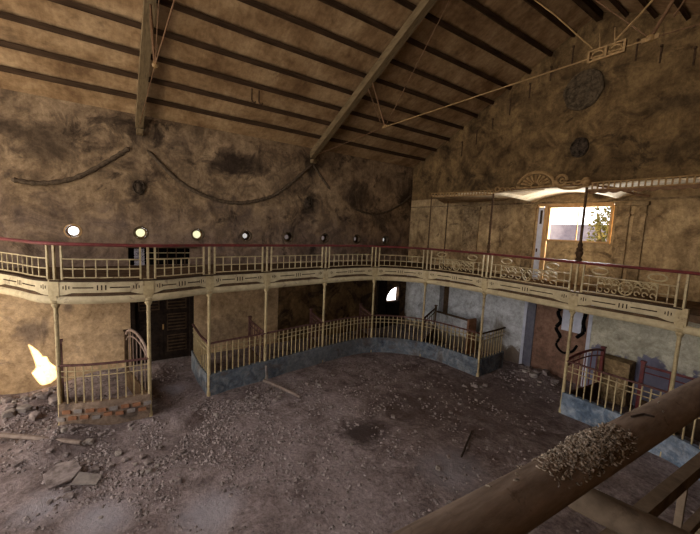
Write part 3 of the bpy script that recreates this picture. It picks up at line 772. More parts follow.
# things outside the window
bm = B(); bx(bm, (-7.2, 16.5, 2.3), (7.0, .4, 5.6)); tag(obj('garden_wall', bm, M['outside']), 'sunlit pale building wall outside the end window', 'wall')
t = thing('garden_tree', 'sunlit leafy tree outside the right half of the end window', 'tree', (-5.0, 14.4, 0))
bm = B(); tube(bm, [(-5.0, 14.4, 0), (-5.05, 14.4, 2.5), (-5.2, 14.4, 4.4), (-5.4, 14.5, 5.4)], [.16, .13, .09, .04], 8); obj('trunk', bm, M['bark'], t, True)
bm = B()
for k in range(1500):
    a = random.uniform(0, 6.28); r = random.random() ** .5 * .95; z = 4.9 + random.gauss(0, .5)
    c = Vector((-4.65 + r * math.cos(a), 14.4 + r * math.sin(a) * .7, z)); q = Matrix.Rotation(random.uniform(0, 6.28), 3, Vector((random.random(), random.random(), random.random())).normalized())
    bm.faces.new([bm.verts.new(c + q @ Vector(v)) for v in ((-.07, 0, 0), (0, -.04, .02), (.08, 0, 0), (0, .04, .02))])
obj('foliage', bm, M['leaf'], t)

# ------------------------------------------------------------------ gable ornaments
def medallion(name, cx, cz, rx, rz, label, axis='E', m=M['relief'], rim=True):
    to = (lambda u, z, d: (u, YW - d, z)) if axis == 'E' else (lambda u, z, d: (XW + d, u, z))
    root = thing(name, label, 'relief', to(cx, cz, 0))
    bm = B(); n = 28; rings = []
    for f, h in ((1.0, 0.0), (.97, .05), (.86, .06), (.80, .03), (.5, .05), (.2, .09)):
        rings.append([bm.verts.new(to(cx + rx * f * math.cos(2 * math.pi * k / n) * (1 + .04 * math.sin(5 * k)), cz + rz * f * math.sin(2 * math.pi * k / n), h)) for k in range(n)])
    for A, Bq in zip(rings, rings[1:]):
        for k in range(n): bm.faces.new((A[k], A[(k + 1) % n], Bq[(k + 1) % n], Bq[k]))
    bm.faces.new(rings[-1]); obj('disc', bm, m, root, True)
    bm = B(); random.seed(int(cx * 100) % 97)
    for k in range(14):
        a = random.uniform(0, 6.28); r = random.uniform(.1, .7)
        p = to(cx + rx * r * math.cos(a), cz + rz * r * math.sin(a), .05)
        q = bmesh.ops.create_icosphere(bm, subdivisions=1, radius=min(rx, rz) * random.uniform(.12, .26)); bmesh.ops.transform(bm, matrix=Matrix.Translation(p) @ Matrix.Diagonal((.7, .5, 1, 1) if axis == 'E' else (.4, .8, 1, 1)), verts=q['verts'])
    obj('relief_carving', bm, m, root, True)
    return root
medallion('gable_medallion', -5.16, 8.92, .56, .58, 'large dark oval relief high on the gable wall', 'E')
medallion('gable_mask', -5.09, 7.24, .26, .30, 'small dark tarnished round mask above the canopy crest', 'E', M['relief_metal'])
medallion('wall_mask', 0.74, 5.40, .17, .22, 'dark mask relief below the left roof truss', 'L', M['relief_metal'])
medallion('wall_mask', 6.33, 5.40, .17, .22, 'dark mask relief below the right roof truss', 'L', M['relief_metal'])

def swag(pts, label, r=.06):
    bm = B(); P = catmull([(p[0], p[1]) for p in pts], 8); n = len(P)
    tube(bm, [(XW + .02, p[0], p[1]) for p in P], [r * (1 + .22 * math.sin(k * 2.3)) * (.35 if k in (0, n - 1) else 1) for k in range(n)], 8)
    tag(obj('plaster_garland', bm, M['garland'], smooth=True), label, 'garland', 'plaster garlands hung along the left wall')
swag([(-2.0, 5.30), (-1.45, 5.27), (-.73, 5.49), (.06, 6.08), (.54, 6.5)], 'dark plaster garland left of the left roof truss foot')
swag([(.96, 6.5), (1.84, 5.68), (2.7, 5.28), (3.54, 5.17), (4.4, 5.34), (5.17, 5.72), (6.44, 6.84)], 'long dark plaster garland hanging between the two roof trusses')
swag([(8.4, 5.38), (9.09, 5.20), (10.0, 5.23), (11.08, 5.69), (11.74, 6.2)], 'broken dark plaster garland ending at the gable corner', .045)
swag([(6.5, 6.84), (6.9, 6.4), (7.29, 6.0)], 'short dark garland stub right of the right roof truss foot', .045)

# wall slits below the rake, their darkness drawn as thin raised boxes
for k, (x, z0, z1) in enumerate([(-9.45, 7.6, 8.15), (-8.8, 7.95, 8.45), (-8.15, 8.4, 8.75), (-7.5, 8.75, 9.26), (-6.83, 9.15, 9.60), (-6.18, 9.50, 9.92), (-5.57, 9.80, 10.30), (-3.94, 9.32, 9.85), (-3.41, 9.08, 9.50), (-2.75, 8.8, 9.2)]):
    bm = B(); bx(bm, (x, YW - .012, (z0 + z1) / 2), (.035, .03, z1 - z0)); bx(bm, (x, YW - .03, z1), (.05, .05, .05))
    o = obj('wall_slit', bm, M['dark_iron'])
    tag(o, 'dark painted strap on the gable wall, %s from the left' % ORD[k], 'slit', 'dark painted slits below the gable roof edge')

# ------------------------------------------------------------------ roof purlins, trusses
YP0 = YB
for i in range(10):
    for s in (0, 1):
        x = -11.478 + .654 * i
        if s: x = 2 * AX - x
        z = roof_z(x) - .12
        bm = B(); ang = math.atan(.494) * (-1 if not s else 1)
        y1 = YW + .02
        r = bmesh.ops.create_cube(bm, size=1)
        # slightly sagging, uneven beam built from short stations
        bmesh.ops.delete(bm, geom=bm.verts[:], context='VERTS')
        rings = []; n = 26
        for k in range(n + 1):
            y = YP0 + (y1 - YP0) * k / n; j = mnoise.noise(Vector((y * .45, i * 3.1 + s * 7, 0))) * .018
            hw, hh = .045, .062
            R = Matrix.Rotation(-ang, 3, 'Y')
            rings.append([bm.verts.new(Vector((x + j, y, z + .068 + j * .5)) + R @ Vector((a * hw, 0, b * hh))) for a, b in ((-1, -1), (1, -1), (1, 1), (-1, 1))])
        for A, Bq in zip(rings, rings[1:]):
            for q in range(4): bm.faces.new((A[q], A[(q + 1) % 4], Bq[(q + 1) % 4], Bq[q]))
        bm.faces.new(rings[0]); bm.faces.new(rings[-1][::-1])
        lab = 'long dark roof purlin, %s up from the %s eaves' % (ORD[i], 'left' if not s else 'right')
        tag(obj('roof_purlin', bm, M['purlin']), lab, 'beam', 'parallel purlins under the roof')
bm = B(); bx(bm, (AX, (YP0 + YW) / 2, roof_z(AX) - .14), (.16, YW - YP0, .22)); tag(obj('ridge_beam', bm, M['purlin']), 'dark ridge beam along the top of the roof', 'beam', 'parallel purlins under the roof')

def slab_between(bm, a, b, wy, h):
    """beam from a to b (x,z plane) with its top edge on the line; wy thick in y."""
    a = Vector(a); b = Vector(b); d = (b - a).normalized(); up = Vector((-d.z, 0, d.x))
    if up.z < 0: up = -up
    vs = []
    for p in (a, b):
        for y in (-wy / 2, wy / 2):
            for k in (0, -h): vs.append(bm.verts.new(p + Vector((0, y, 0)) + up * k))
    A = [vs[0], vs[1], vs[3], vs[2]]; Bq = [vs[4], vs[5], vs[7], vs[6]]
    for k in range(4): bm.faces.new((A[k], A[(k + 1) % 4], Bq[(k + 1) % 4], Bq[k]))
    bm.faces.new(A); bm.faces.new(Bq[::-1])
for y, lab, gold in ((0.78, 'timber and iron roof truss overhead at the left', 'rust'), (6.44, 'timber and iron roof truss crossing the middle of the ceiling', 'gold_iron')):
    root = thing('roof_truss', lab, 'truss', (AX, y, 7.0), 'roof trusses')
    for sg in (-1, 1):
        X = lambda x: x if sg < 0 else 2 * AX - x
        bm = B(); slab_between(bm, (X(-12.2), y, roof_z(-12.2) - .14), (X(AX), y, roof_z(AX) - .14), .20, .24); obj('rafter', bm, M['rafter'], root)
        zr = lambda x: roof_z(x) - .5
        N = (X(-7.87), y, 7.36)
        bm = B(); tube(bm, [(X(-8.55), y, zr(-8.55)), N], .022, 6); tube(bm, [(X(-8.75), y, zr(-8.75)), (X(-8.1), y, 7.55)], .012, 5); obj('strut', bm, M['rust'], root)
        bm = B(); tube(bm, [N, (X(-12.1), y, 7.15)], .009, 6); obj('tie_rod', bm, M['rust'], root)
        bm = B(); tube(bm, [N, (X(-5.2), y, zr(-5.2))], .009, 6); obj('tie_rod', bm, M['rust'], root)
        bm = B(); lathe(bm, [(.04, -.04), (.06, 0), (.04, .04)], N, 10); bx(bm, N, (.20, .03, .06)); obj('node_plate', bm, M['gold_iron'], root)
        bm = B()
        bx(bm, (X(-12.03), y, 6.96), (.24, .16, .14)); obj('corbel', bm, M['rafter'], root)
    bm = B(); tube(bm, [(-7.87, y, 7.36), (2 * AX + 7.87, y, 7.36)], .012, 6); obj('tie_rod', bm, M[gold], root)
    if gold == 'gold_iron':
        bm = B()
        cx = -2.55
        for dz in (-.07, .09): bx(bm, (cx, y, 7.37 + dz), (.50, .05, .025))
        for dx in (-.24, 0, .24): bx(bm, (cx + dx, y, 7.38), (.03, .06, .17))
        for dx in (-.15, .15): ring3(bm, (cx + dx * .8, y, 7.38), Vector((1, 0, 0)), .08, .06, .014, 14)
        tube(bm, [(cx - .1, y, 7.46), (cx - .12, y, 7.70)], .010, 5); tube(bm, [(cx + .1, y, 7.46), (cx + .08, y, 7.70)], .010, 5)
        obj('fretted_bracket', bm, M['gold_iron'], root)
        bm = B(); tube(bm, [(cx - .2, y, 7.5), (-3.41, y, 8.30), (-4.6, y, 9.6)], .012, 6); tube(bm, [(cx + .1, y, 7.5), (-2.17, y, 7.75), (-1.55, y, 8.4)], .016, 6); obj('tie_rod', bm, M['gold_iron'], root)

t = thing('broken_lamp_hook', 'pair of small dark hooks under the roof purlins left of the middle truss', 'hook', (-10.2, 3.5, 8.2))
bm = B()
for dy in (-.09, .12): tube(bm, [(-10.18, 3.5 + dy, roof_z(-10.18) - .15), (-10.18, 3.5 + dy, 7.98), (-10.14, 3.5 + dy + .04, 7.88), (-10.1, 3.5 + dy + .09, 7.93)], .022, 6)
obj('hook', bm, M['dark_iron'], t, True)

# ------------------------------------------------------------------ round windows in the left wall
for k, (y, z, r) in enumerate(HOLES):
    bm = B(); n = 28; pts = [(XW + .012, y + (r + .012) * math.cos(2 * math.pi * q / n), z + (r + .012) * math.sin(2 * math.pi * q / n)) for q in range(n)]
    # rim ring in the wall plane
    A = [bm.verts.new((XW + .015, y + (r + .03) * math.cos(2 * math.pi * q / n), z + (r + .03) * math.sin(2 * math.pi * q / n))) for q in range(n)]
    Bq = [bm.verts.new((XW + .02, y + r * math.cos(2 * math.pi * q / n), z + r * math.sin(2 * math.pi * q / n))) for q in range(n)]
    D = [bm.verts.new((XW - .05, y + r * math.cos(2 * math.pi * q / n), z + r * math.sin(2 * math.pi * q / n))) for q in range(n)]
    E = [bm.verts.new((XW - .002, y + (r + .03) * math.cos(2 * math.pi * q / n), z + (r + .03) * math.sin(2 * math.pi * q / n))) for q in range(n)]
    for q in range(n):
        j = (q + 1) % n; bm.faces.new((A[q], A[j], Bq[j], Bq[q])); bm.faces.new((Bq[q], Bq[j], D[j], D[q])); bm.faces.new((E[q], E[j], A[j], A[q]))
    wn = struct('window_%d' % (k + 2), bm, M['frame_ochre'] if k < 1 else M['relief'], label='round porthole window, %s from the left' % ORD[k])
    if True:
        ra = .12 if k < 3 else .085
        bm = B(); aa = []
        for rad, xx in ((r - .002, XW - WT + .02), (ra, XW - WT + .03), (ra, XW - WT), (r - .002, XW - WT)):
            aa.append([bm.verts.new((xx, y + rad * math.cos(2 * math.pi * q / n), z + rad * math.sin(2 * math.pi * q / n))) for q in range(n)])
        for w0, w1 in zip(aa, aa[1:] + aa[:1]):
            for q in range(n): bm.faces.new((w0[q], w0[(q + 1) % n], w1[(q + 1) % n], w1[q]))
        obj('aperture_ring', bm, M['relief'] if k > 2 else M['frame_ochre'], wn, True)
        bm = B(); c = []
        for d in (0, -.012): c.append([bm.verts.new((XW - WT + .015 + d, y + (ra - .001) * math.cos(2 * math.pi * q / n), z + (ra - .001) * math.sin(2 * math.pi * q / n))) for q in range(n)])
        bm.faces.new(c[0]); bm.faces.new(c[1][::-1])
        for q in range(n): bm.faces.new((c[0][q], c[0][(q + 1) % n], c[1][(q + 1) % n], c[1][q]))
        obj('glass_pane', bm, M['glass_clear'] if k == 0 else M['glass_yellow'] if k < 3 else (M['glass_dark'] if k in (4, 5, 6) else M['glass_grey']), wn)

# ------------------------------------------------------------------ doors on the left
d1 = thing('door_1', 'double door', 'door', (XW, 1.35, 0)); del d1['category']; d1['kind'] = 'structure'; d1['label'] = 'black double door at the end of the entrance passage'
bm = B(); bx(bm, (XW - .09, .52, 1.31), (.16, .12, 2.62)); bx(bm, (XW - .09, 2.18, 1.31), (.16, .12, 2.62)); bx(bm, (XW - .09, 1.35, 2.56), (.16, 1.78, .12)); obj('door_frame', bm, M['dark_wood'], d1)
bm = B(); bx(bm, (XW - .19, 1.35, 1.2), (.02, 1.9, 2.8)); obj('light_stop_panel', bm, M['black'], d1)  # added black panel, blocks daylight between the leaves
for s, y0 in ((0, .58), (1, 1.36)):
    bm = B(); bx(bm, (XW - .12, y0 + .38, 1.24), (.05, .80, 2.6)); leaf = obj('door_leaf', bm, M['dark_wood'], d1)
    for z in (.35, 1.05, 1.75):
        bm = B(); frame_rect(bm, 0, .58, 0, .55, 0, .03, .035)
        bmesh.ops.transform(bm, matrix=Matrix.Translation((XW - .095, y0 + .09, z - .1)) @ Matrix.Rotation(math.pi / 2, 4, 'Z') @ Matrix.Translation((0, 0, 0)), verts=bm.verts)
        for q in range(4): bx(bm, (XW - .085, y0 + .38, z + .02 + q * .11), (.03, .5, .03), rot=Matrix.Rotation(.5, 3, 'Y'))
        obj('door_panel', bm, M['mid_wood'] if s or z > 1.5 else M['dark_wood'], leaf)
bm = B(); bx(bm, (XW - .05, 1.34, 1.1), (.04, .04, .16)); obj('door_handle', bm, M['gold_iron'], d1)
# upper opening: dark hatch with lace strip and bars
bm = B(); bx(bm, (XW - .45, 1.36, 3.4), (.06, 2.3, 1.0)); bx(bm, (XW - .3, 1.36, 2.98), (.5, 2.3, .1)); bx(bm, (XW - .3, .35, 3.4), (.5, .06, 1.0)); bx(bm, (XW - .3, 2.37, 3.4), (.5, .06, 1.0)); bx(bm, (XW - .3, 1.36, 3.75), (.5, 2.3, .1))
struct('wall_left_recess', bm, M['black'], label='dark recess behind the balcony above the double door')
bm = B(); bx(bm, (XW + .03, 1.36, 3.65), (.08, 1.95, .07)); struct('trim_lintel', bm, M['mid_wood'], label='dark lintel over the upper opening')
bm = B()
for k in range(12):
    for j in range(9):
        if (k + j) % 2 == 0 or random.random() < .55: bx(bm, (XW - .02 + .01 * math.sin(j), .60 + .03 * j, 3.11 + .04 * k), (.012, .026, .036))
for j in range(5): bx(bm, (XW - .02, .6 + .06 * j, 3.33), (.010, .012, .52))
for k in range(7): bx(bm, (XW - .021, .72, 3.10 + .08 * k), (.010, .27, .012))
tag(obj('lace_curtain', bm, M['lace']), 'torn grey lace curtain strip in the dark upper opening', 'curtain')
t = thing('hatch_grille', 'dark grille with pale bars in the upper opening', 'grille', (XW, 1.6, 3.1))
bm = B()
for z in (3.28, 3.46): bx(bm, (XW - .06, 1.58, z), (.03, 1.36, .022))
obj('crossbar', bm, M['cream'], t)
bm = B()
for k in range(6): bx(bm, (XW - .06, .98 + .25 * k, 3.34), (.03, .03, .52))
obj('upright', bm, M['mid_wood'], t)

# fanlight opening in the far corner
bm = B(); n = 10
pts = [(10.62, 1.18), (10.62, 1.86), (11.34, 1.86)] + [(11.34 - .70 * math.sin(a) - .0, 1.20 + .64 * math.cos(a)) for a in [math.pi / 2 * k / n for k in range(n + 1)]]
f = [bm.verts.new((XW - .05, y, z)) for y, z in pts[1:]]
bm.faces.new(f)
r_ = bmesh.ops.extrude_face_region(bm, geom=list(bm.faces)); bmesh.ops.translate(bm, vec=(-.06, 0, 0), verts=[g for g in r_['geom'] if isinstance(g, bmesh.types.BMVert)])
wn = struct('window_10', bm, M['mid_wood'], label='small bright quarter-arched fanlight in the far corner')
bm = B()
for a in (.45, .95): tube(bm, [(XW - .06, 11.33, 1.2), (XW - .06, 11.33 - .68 * math.sin(a), 1.2 + .62 * math.cos(a))], .012, 5)
obj('glazing_bar', bm, M['mid_wood'], wn)
bm = B(); bx(bm, (XW + .03, 10.98, .58), (.06, .80, 1.16)); frame_rect(bm, 0, .5, 0, .7, 0, .02, .05)
bmesh.ops.transform(bm, matrix=Matrix.Identity(4), verts=[])
tagm = struct('door_2', bm, M['dark_wood'], label='low dark door under the small fanlight')
bm = B(); bx(bm, (XW + .08, 10.2, 1.4), (.16, .5, 2.9)); struct('trim_corner_post', bm, M['dark_wood'], label='dark timber post left of the small fanlight')

# ------------------------------------------------------------------ lower parapets (dado wall + railing)
def off(path, d):
    out = []
    for k, p in enumerate(path):
        a = Vector(path[max(k - 1, 0)]); c = Vector(path[min(k + 1, len(path) - 1)]); t = (c - a).normalized(); out.append((p[0] + t.y * d, p[1] - t.x * d))
    return out
def parapet(name, path, label, m=M['blue_wash'], z1=Z_DADO):
    bm = B(); sweep(bm, path, rect(-.07, .05, -.05, z1))
    o = obj(name, bm, m); tag(o, label, 'parapet', 'low plastered parapets of the ground floor boxes'); return o
def lower_railing(path, label, ztop=Z_LR, zbot=Z_DADO, step=.155, handm=M['red_dusty'], capz=True):
    root = thing('box_railing', label, 'railing', (path[0][0], path[0][1], zbot), 'ground floor box railings')
    LN = plen(path); n = max(2, round(LN / step)); m = max(2, int(LN / .25))
    bm = B(); tube(bm, path3(sub(path, 0, LN, m), ztop), .032, 8, flat=(1.2, .8)); obj('top_rail', bm, handm, root, True)
    for z in (ztop - .13, ztop - .25):
        bm = B(); tube(bm, path3(sub(path, 0, LN, m), z), .012, 6); obj('crossbar', bm, M['cream'], root)
    for k in range(1, n):
        bm = B(); p, t = frame_at(path, LN * k / n); upright_bar(bm, p, t, zbot - .01, ztop, .024); obj('baluster', bm, M['cream'], root)
    return root
def ser(i, j): return [tuple(p) for p in seg_path(i, j)]
PA = ser(0, 1)
parapet('parapet_wall', PA, 'broken low parapet with exposed bricks between the first two columns', M['masonry'])
lower_railing(PA, 'cream railing with red top rail ' + between(0))
PB = ser(2, 7)
parapet('parapet_wall', PB, 'long curved blue washed parapet round the middle of the hall')
for i in range(2, 7): lower_railing(ser(i, i + 1), 'cream baluster railing on the long parapet ' + between(i))
P3, P8, P9, P1, P2 = POST[2], POST[7], POST[8], POST[0], POST[1]
R3 = [P3, (-9.9, 1.98), (-11.1, 2.02)]
parapet('parapet_wall', [R3[2], R3[1], (-9.14, 2.03)], 'short blue washed return parapet on the right side of the entrance passage')
lower_railing([(-11.1, 2.02), (-9.9, 1.98), P3], 'cream railing along the right side of the entrance passage', handm=M['red_dusty'])
R8 = [P8, (-6.40, 10.5), (-6.45, 11.0)]
parapet('parapet_wall', [(-6.37, 9.62)] + R8[1:], 'short dark return parapet beside the eighth column')
lower_railing(R8, 'short dark railing returning from the eighth column to the end wall', handm=M['mid_wood'])
PC = [tuple(p) for p in FP[9 * PER + PER:12 * PER + 6]]
PC = [P9, (-3.2, 9.50), (-2.5, 9.49), (-1.83, 9.50), (-1.3, 9.3), (-.75, 8.85), (-.4, 8.2)]
parapet('parapet_wall', PC, 'blue washed parapet at right behind the near rail', M['blue_bright'])
lower_railing(PC[:4], 'cream railing in front of the pale wall ' + between(8))
lower_railing(PC[3:], 'cream railing right of the tenth column behind the near rail')

# exposed bricks along the foot of the first parapet
for k in range(16):
    u = (k + .5) / 16; row = k % 2
    p, t = frame_at(PA, plen(PA) * u); nr = Vector((t.y, -t.x))
    bm = B(); bx(bm, (p.x + nr.x * .06, p.y + nr.y * .06, .26 + row * .13 + random.uniform(-.02, .02)), (.15, .05, .07), math.atan2(t.y, t.x) + random.uniform(-.06, .06))
    bmesh.ops.bevel(bm, geom=bm.edges[:], offset=.008, segments=1)
    tag(obj('brick', bm, M['brick'] if k % 3 else M['rock_pale']), 'exposed brick in the broken parapet between the first two columns', 'brick', 'exposed bricks in the broken left parapet')

# ------------------------------------------------------------------ box partitions with swept rails
def partition(a, b, label, zf=1.38, zb=1.85, m=M['red_dusty'], post=M['red_dusty'], kind='sweep', bars=6, panel=True, hump=.24):
    """from front point a to back point b (plan)."""
    root = thing('box_partition', label, 'partition', (a[0], a[1], 0), 'partitions between the ground floor boxes')
    A = Vector((a[0], a[1], 0)); D = Vector((b[0] - a[0], b[1] - a[1], 0))
    def top(u):
        if kind == 'arch': return zf + (zb - zf) * u + hump * math.sin(u * math.pi) ** .6
        if kind == 'flat': return zf
        return zf + (zb - zf) * u * u
    n = 12
    bm = B(); tube(bm, [A + D * (k / n) + Vector((0, 0, top(k / n))) for k in range(n + 1)], .032, 8); tube(bm, [A + D * (k / n) + Vector((0, 0, top(k / n) - .16)) for k in range(n + 1)], .018, 6)
    obj('top_rail', bm, m, root, True)
    bm = B(); ang = math.atan2(D.y, D.x); bx(bm, (b[0], b[1], (top(1) + .08) / 2), (.08, .08, top(1) + .08), ang); bx(bm, (b[0], b[1], top(1) + .10), (.11, .11, .04), ang); obj('end_post', bm, post, root)
    if bars:
        for k in range(1, bars):
            bm = B(); u = k / bars; bx(bm, A + D * u + Vector((0, 0, (.45 + top(u)) / 2)), (.02, .02, top(u) - .45), ang)
            obj('baluster', bm, m, root)
    if panel:
        bm = B(); mid = A + D * .5; bx(bm, (mid.x, mid.y, .25), (D.length, .05, .50), ang); obj('base_panel', bm, M['mid_wood'], root)
    return root
partition(POST[0], (-10.35, -1.02), 'tall red end post and swept rail behind the first column', zb=1.44)
partition(POST[1], (-10.75, .30), 'arched iron partition left of the black double door', zb=1.40, kind='arch', m=M['frame_dusty'], post=M['mid_wood'], hump=.30)
partition(POST[3], (-10.75, 3.65), 'dark red swept partition behind the fourth column', zb=1.42)
partition(POST[4], (-10.9, 5.95), 'dark red swept partition behind the fifth column', zb=1.42)
partition(POST[5], (-11.0, 8.25), 'dark red swept partition behind the sixth column', zb=1.42)
partition(POST[6], (-9.6, 11.1), 'dark partition running back to the recess behind the seventh column', zb=1.5, kind='flat', m=M['mid_wood'], post=M['mid_wood'])
partition(POST[8], (-3.66, 11.25), 'dark red arched partition behind the ninth column', zb=1.42, kind='arch', m=M['red'], post=M['red'], hump=.12)
partition((-.6, 11.05), (-2.7, 11.0), 'red partition rail and post behind the tenth column', zb=1.42, kind='flat', m=M['red'], post=M['red'], bars=4)
t = thing('box_bench', 'dark wooden rail and panel with brown end board behind the parapet bend', 'bench', (-9.5, 11.2, 0))
bm = B(); bx(bm, (-8.75, 11.2, 1.22), (1.75, .10, .06)); obj('seat_rail', bm, M['mid_wood'], t)
bm = B(); bx(bm, (-8.75, 11.25, .60), (1.75, .04, 1.18)); obj('back_panel', bm, M['wall_white'], t)
bm = B(); bx(bm, (-7.86, 11.15, .66), (.08, .45, 1.32)); obj('end_board', bm, M['brick'], t)
bm = B(); bx(bm, (-3.42, YW - .25, .62), (.75, .45, 1.2)); bmesh.ops.bevel(bm, geom=bm.edges[:], offset=.03, segments=1)
tag(obj('wall_stump', bm, M['pilaster']), 'blocky plastered stump against the pale wall behind the arched partition', 'block')

# broken mirror frame on the terracotta doorway
t = thing('broken_mirror', 'pale broken mirror in a black curling frame on the terracotta doorway', 'mirror', (-4.85, YW, 1.2))
bm = B(); bx(bm, (-4.76, YW + .03, 1.92), (.56, .03, .66)); obj('pane', bm, M['jamb_white'], t)
bm = B()
fr = catmull([(-5.05, 2.36), (-4.75, 2.44), (-4.42, 2.36), (-4.45, 1.95), (-4.40, 1.70), (-4.58, 1.45)], 6)
tube(bm, [(p[0], YW + .03, p[1]) for p in fr], .05, 8)
fr = catmull([(-5.05, 2.36), (-5.19, 2.1), (-5.08, 1.85), (-5.20, 1.6), (-5.06, 1.35), (-5.14, 1.05), (-4.92, .86), (-4.66, .98), (-4.55, 1.2)], 6)
tube(bm, [(p[0], YW + .03, p[1]) for p in fr], [.055] * 25 + [.035] * (len(fr) - 25), 8)
bx(bm, (-4.52, YW + .04, 1.8), (.10, .03, .5)); bx(bm, (-4.70, YW + .04, 2.33), (.5, .03, .10))
obj('frame', bm, M['black'], t, True)

# ------------------------------------------------------------------ near balcony rail
NR = [(-.379 + .059 * y + .0034 * y * y, y) for y in (-1.6, -.4, .4, .9, 1.4, 2.0, 2.8, 3.6)]
NP = catmull(NR, 8)
root = thing('near_railing', 'broad worn brown handrail crossing the bottom right corner, close to the viewer', 'railing', (-.34, 1.0, Z_FL))
bm = B(); tube(bm, [(p[0], p[1], Z_RAIL) for p in NP], .0515, 24, flat=(1.0, .85)); obj('handrail', bm, M['near_rail'], root, True)
bm = B(); sweep(bm, [tuple(p) for p in NP], rect(-.055, -.015, 3.475, 3.53)); obj('crossbar', bm, M['near_cream'], root)
bm = B(); sweep(bm, [tuple(p) for p in NP], rect(-.05, -.02, 3.18, 3.22)); obj('crossbar', bm, M['near_cream'], root)
bm = B(); tube(bm, [(-.372, .985, 3.775), (-.366, .988, 3.775), (-.35, .995, 3.774), (-.2, 1.06, 3.75), (.0, 1.15, 3.72)], [.014, .028, .036, .038, .038], 14); obj('support_arm', bm, M['near_cream'], root, True)
for y in (1.15, 1.55, 1.95, 2.35, 2.75, 3.2):
    p = min(NP, key=lambda q: abs(q.y - y)); bm = B(); bx(bm, (p.x - .035, p.y, 3.34), (.024, .024, .34)); obj('baluster', bm, M['near_cream'], root)
bm = B(); sweep(bm, [tuple(p) for p in NP], rect(-.03, .04, 2.72, 3.15)); tag(obj('near_fascia', bm, M['cream_pale']), 'cream fascia below the near railing at the bottom right', 'fascia')
bm = B(); bx(bm, ((-.18 + XR) / 2, -.1, 3.03), (XR + .18, 7.4, .1)); struct('balcony_floor_near', bm, M['mid_wood'], label='timber floor of the near balcony under the camera')

# heap of husks on the near rail
bm = B(); random.seed(5)
def husk(c, s):
    q = bmesh.ops.create_icosphere(bm, subdivisions=1, radius=1)
    R = Matrix.Rotation(random.uniform(0, 6.28), 4, Vector((random.gauss(0, 1), random.gauss(0, 1), random.gauss(0, 1))).normalized())
    bmesh.ops.transform(bm, matrix=Matrix.Translation(c) @ R @ Matrix.Diagonal((s * 1.7, s * .8, s * .6, 1)), verts=q['verts'])
for k in range(1500):
    y = random.gauss(.955, .085); u = random.gauss(0, .4)
    if not .76 < y < 1.14: continue
    xc = -.379 + .059 * y + .0034 * y * y; a = max(-1.3, min(1.2, u * 1.2 + .1))
    h = .012 * math.exp(-((y - 1.0) / .12) ** 2) * random.random()
    husk((xc + (.0515 + h) * math.sin(a), y, Z_RAIL + (.044 + h) * math.cos(a)), random.uniform(.0022, .0042))
o = obj('dropping_heap', bm, M['husk']); tag(o, 'heap of dry brown droppings piled on the near handrail', 'debris', kind='stuff')
for k, (y, u) in enumerate([(.62, -.5), (.70, -.3), (.74, -.75), (1.42, -.2), (1.36, .4), (.68, -.1)]):
    bm = B(); xc = -.379 + .059 * y + .0034 * y * y; husk((xc + .053 * math.sin(u), y, Z_RAIL + .045 * math.cos(u)), .0042)
    tag(obj('dropping', bm, M['husk']), 'single dry dropping lying apart on the near handrail', 'debris', 'loose droppings on the near handrail')
bm = B(); tube(bm, [(-.31, 1.22, 3.947), (-.295, 1.27, 3.948), (-.275, 1.285, 3.946)], .003, 5); tag(obj('twig', bm, M['dark_stick']), 'tiny dark twig lying on the near handrail', 'twig')

# ------------------------------------------------------------------ rubble
def rock_mesh(name, m, seed):
    bm = B(); bmesh.ops.create_icosphere(bm, subdivisions=2, radius=1)
    for v in bm.verts:
        d = v.co.normalized(); f = 1 + .55 * mnoise.noise(d * 1.6 + Vector((seed * 7.1, 0, 0))) + .2 * mnoise.noise(d * 4 + Vector((0, seed * 3.3, 0)))
        v.co = d * f
        for ax in range(3):                      # chop to flat facets
            lim = .72; v.co[ax] = max(-lim, min(lim, v.co[ax]))
    me = bpy.data.meshes.new(name); bm.to_mesh(me); bm.free(); me.materials.append(m); return me
RM = [rock_mesh('rubble_chunk', [M['rock'], M['rock'], M['rock_pale'], M['rock'], M['rock']][k % 5], k) for k in range(10)]
def rock(x, y, s, label, group, k=None, flat=.7, z=None):
    me = RM[(random.randrange(10) if k is None else k)]
    o = bpy.data.objects.new('rubble_chunk', me); C.objects.link(o)
    sx, sy, sz = s * random.uniform(.8, 1.3), s * random.uniform(.7, 1.1), s * flat * random.uniform(.7, 1.1)
    o.scale = (sx, sy, sz); o.rotation_euler = (0, 0, random.uniform(0, 6.28))
    o.location = (x, y, (fz(x, y) if z is None else z) + sz * .45)
    tag(o, label, 'rubble', group)
random.seed(21)
def inside(x, y):
    """True on open floor (not in a parapet)."""
    for P in (PA, PB, R3, R8, PC):
        for a, b in zip(P, P[1:]):
            A = Vector((a[0], a[1])); Bv = Vector((b[0], b[1])); d = Bv - A; t = max(0, min(1, (Vector((x, y)) - A).dot(d) / max(d.length_squared, 1e-9)))
            if (A + d * t - Vector((x, y))).length < .17: return False
    return XW + .15 < x < XR and y < YW - .15
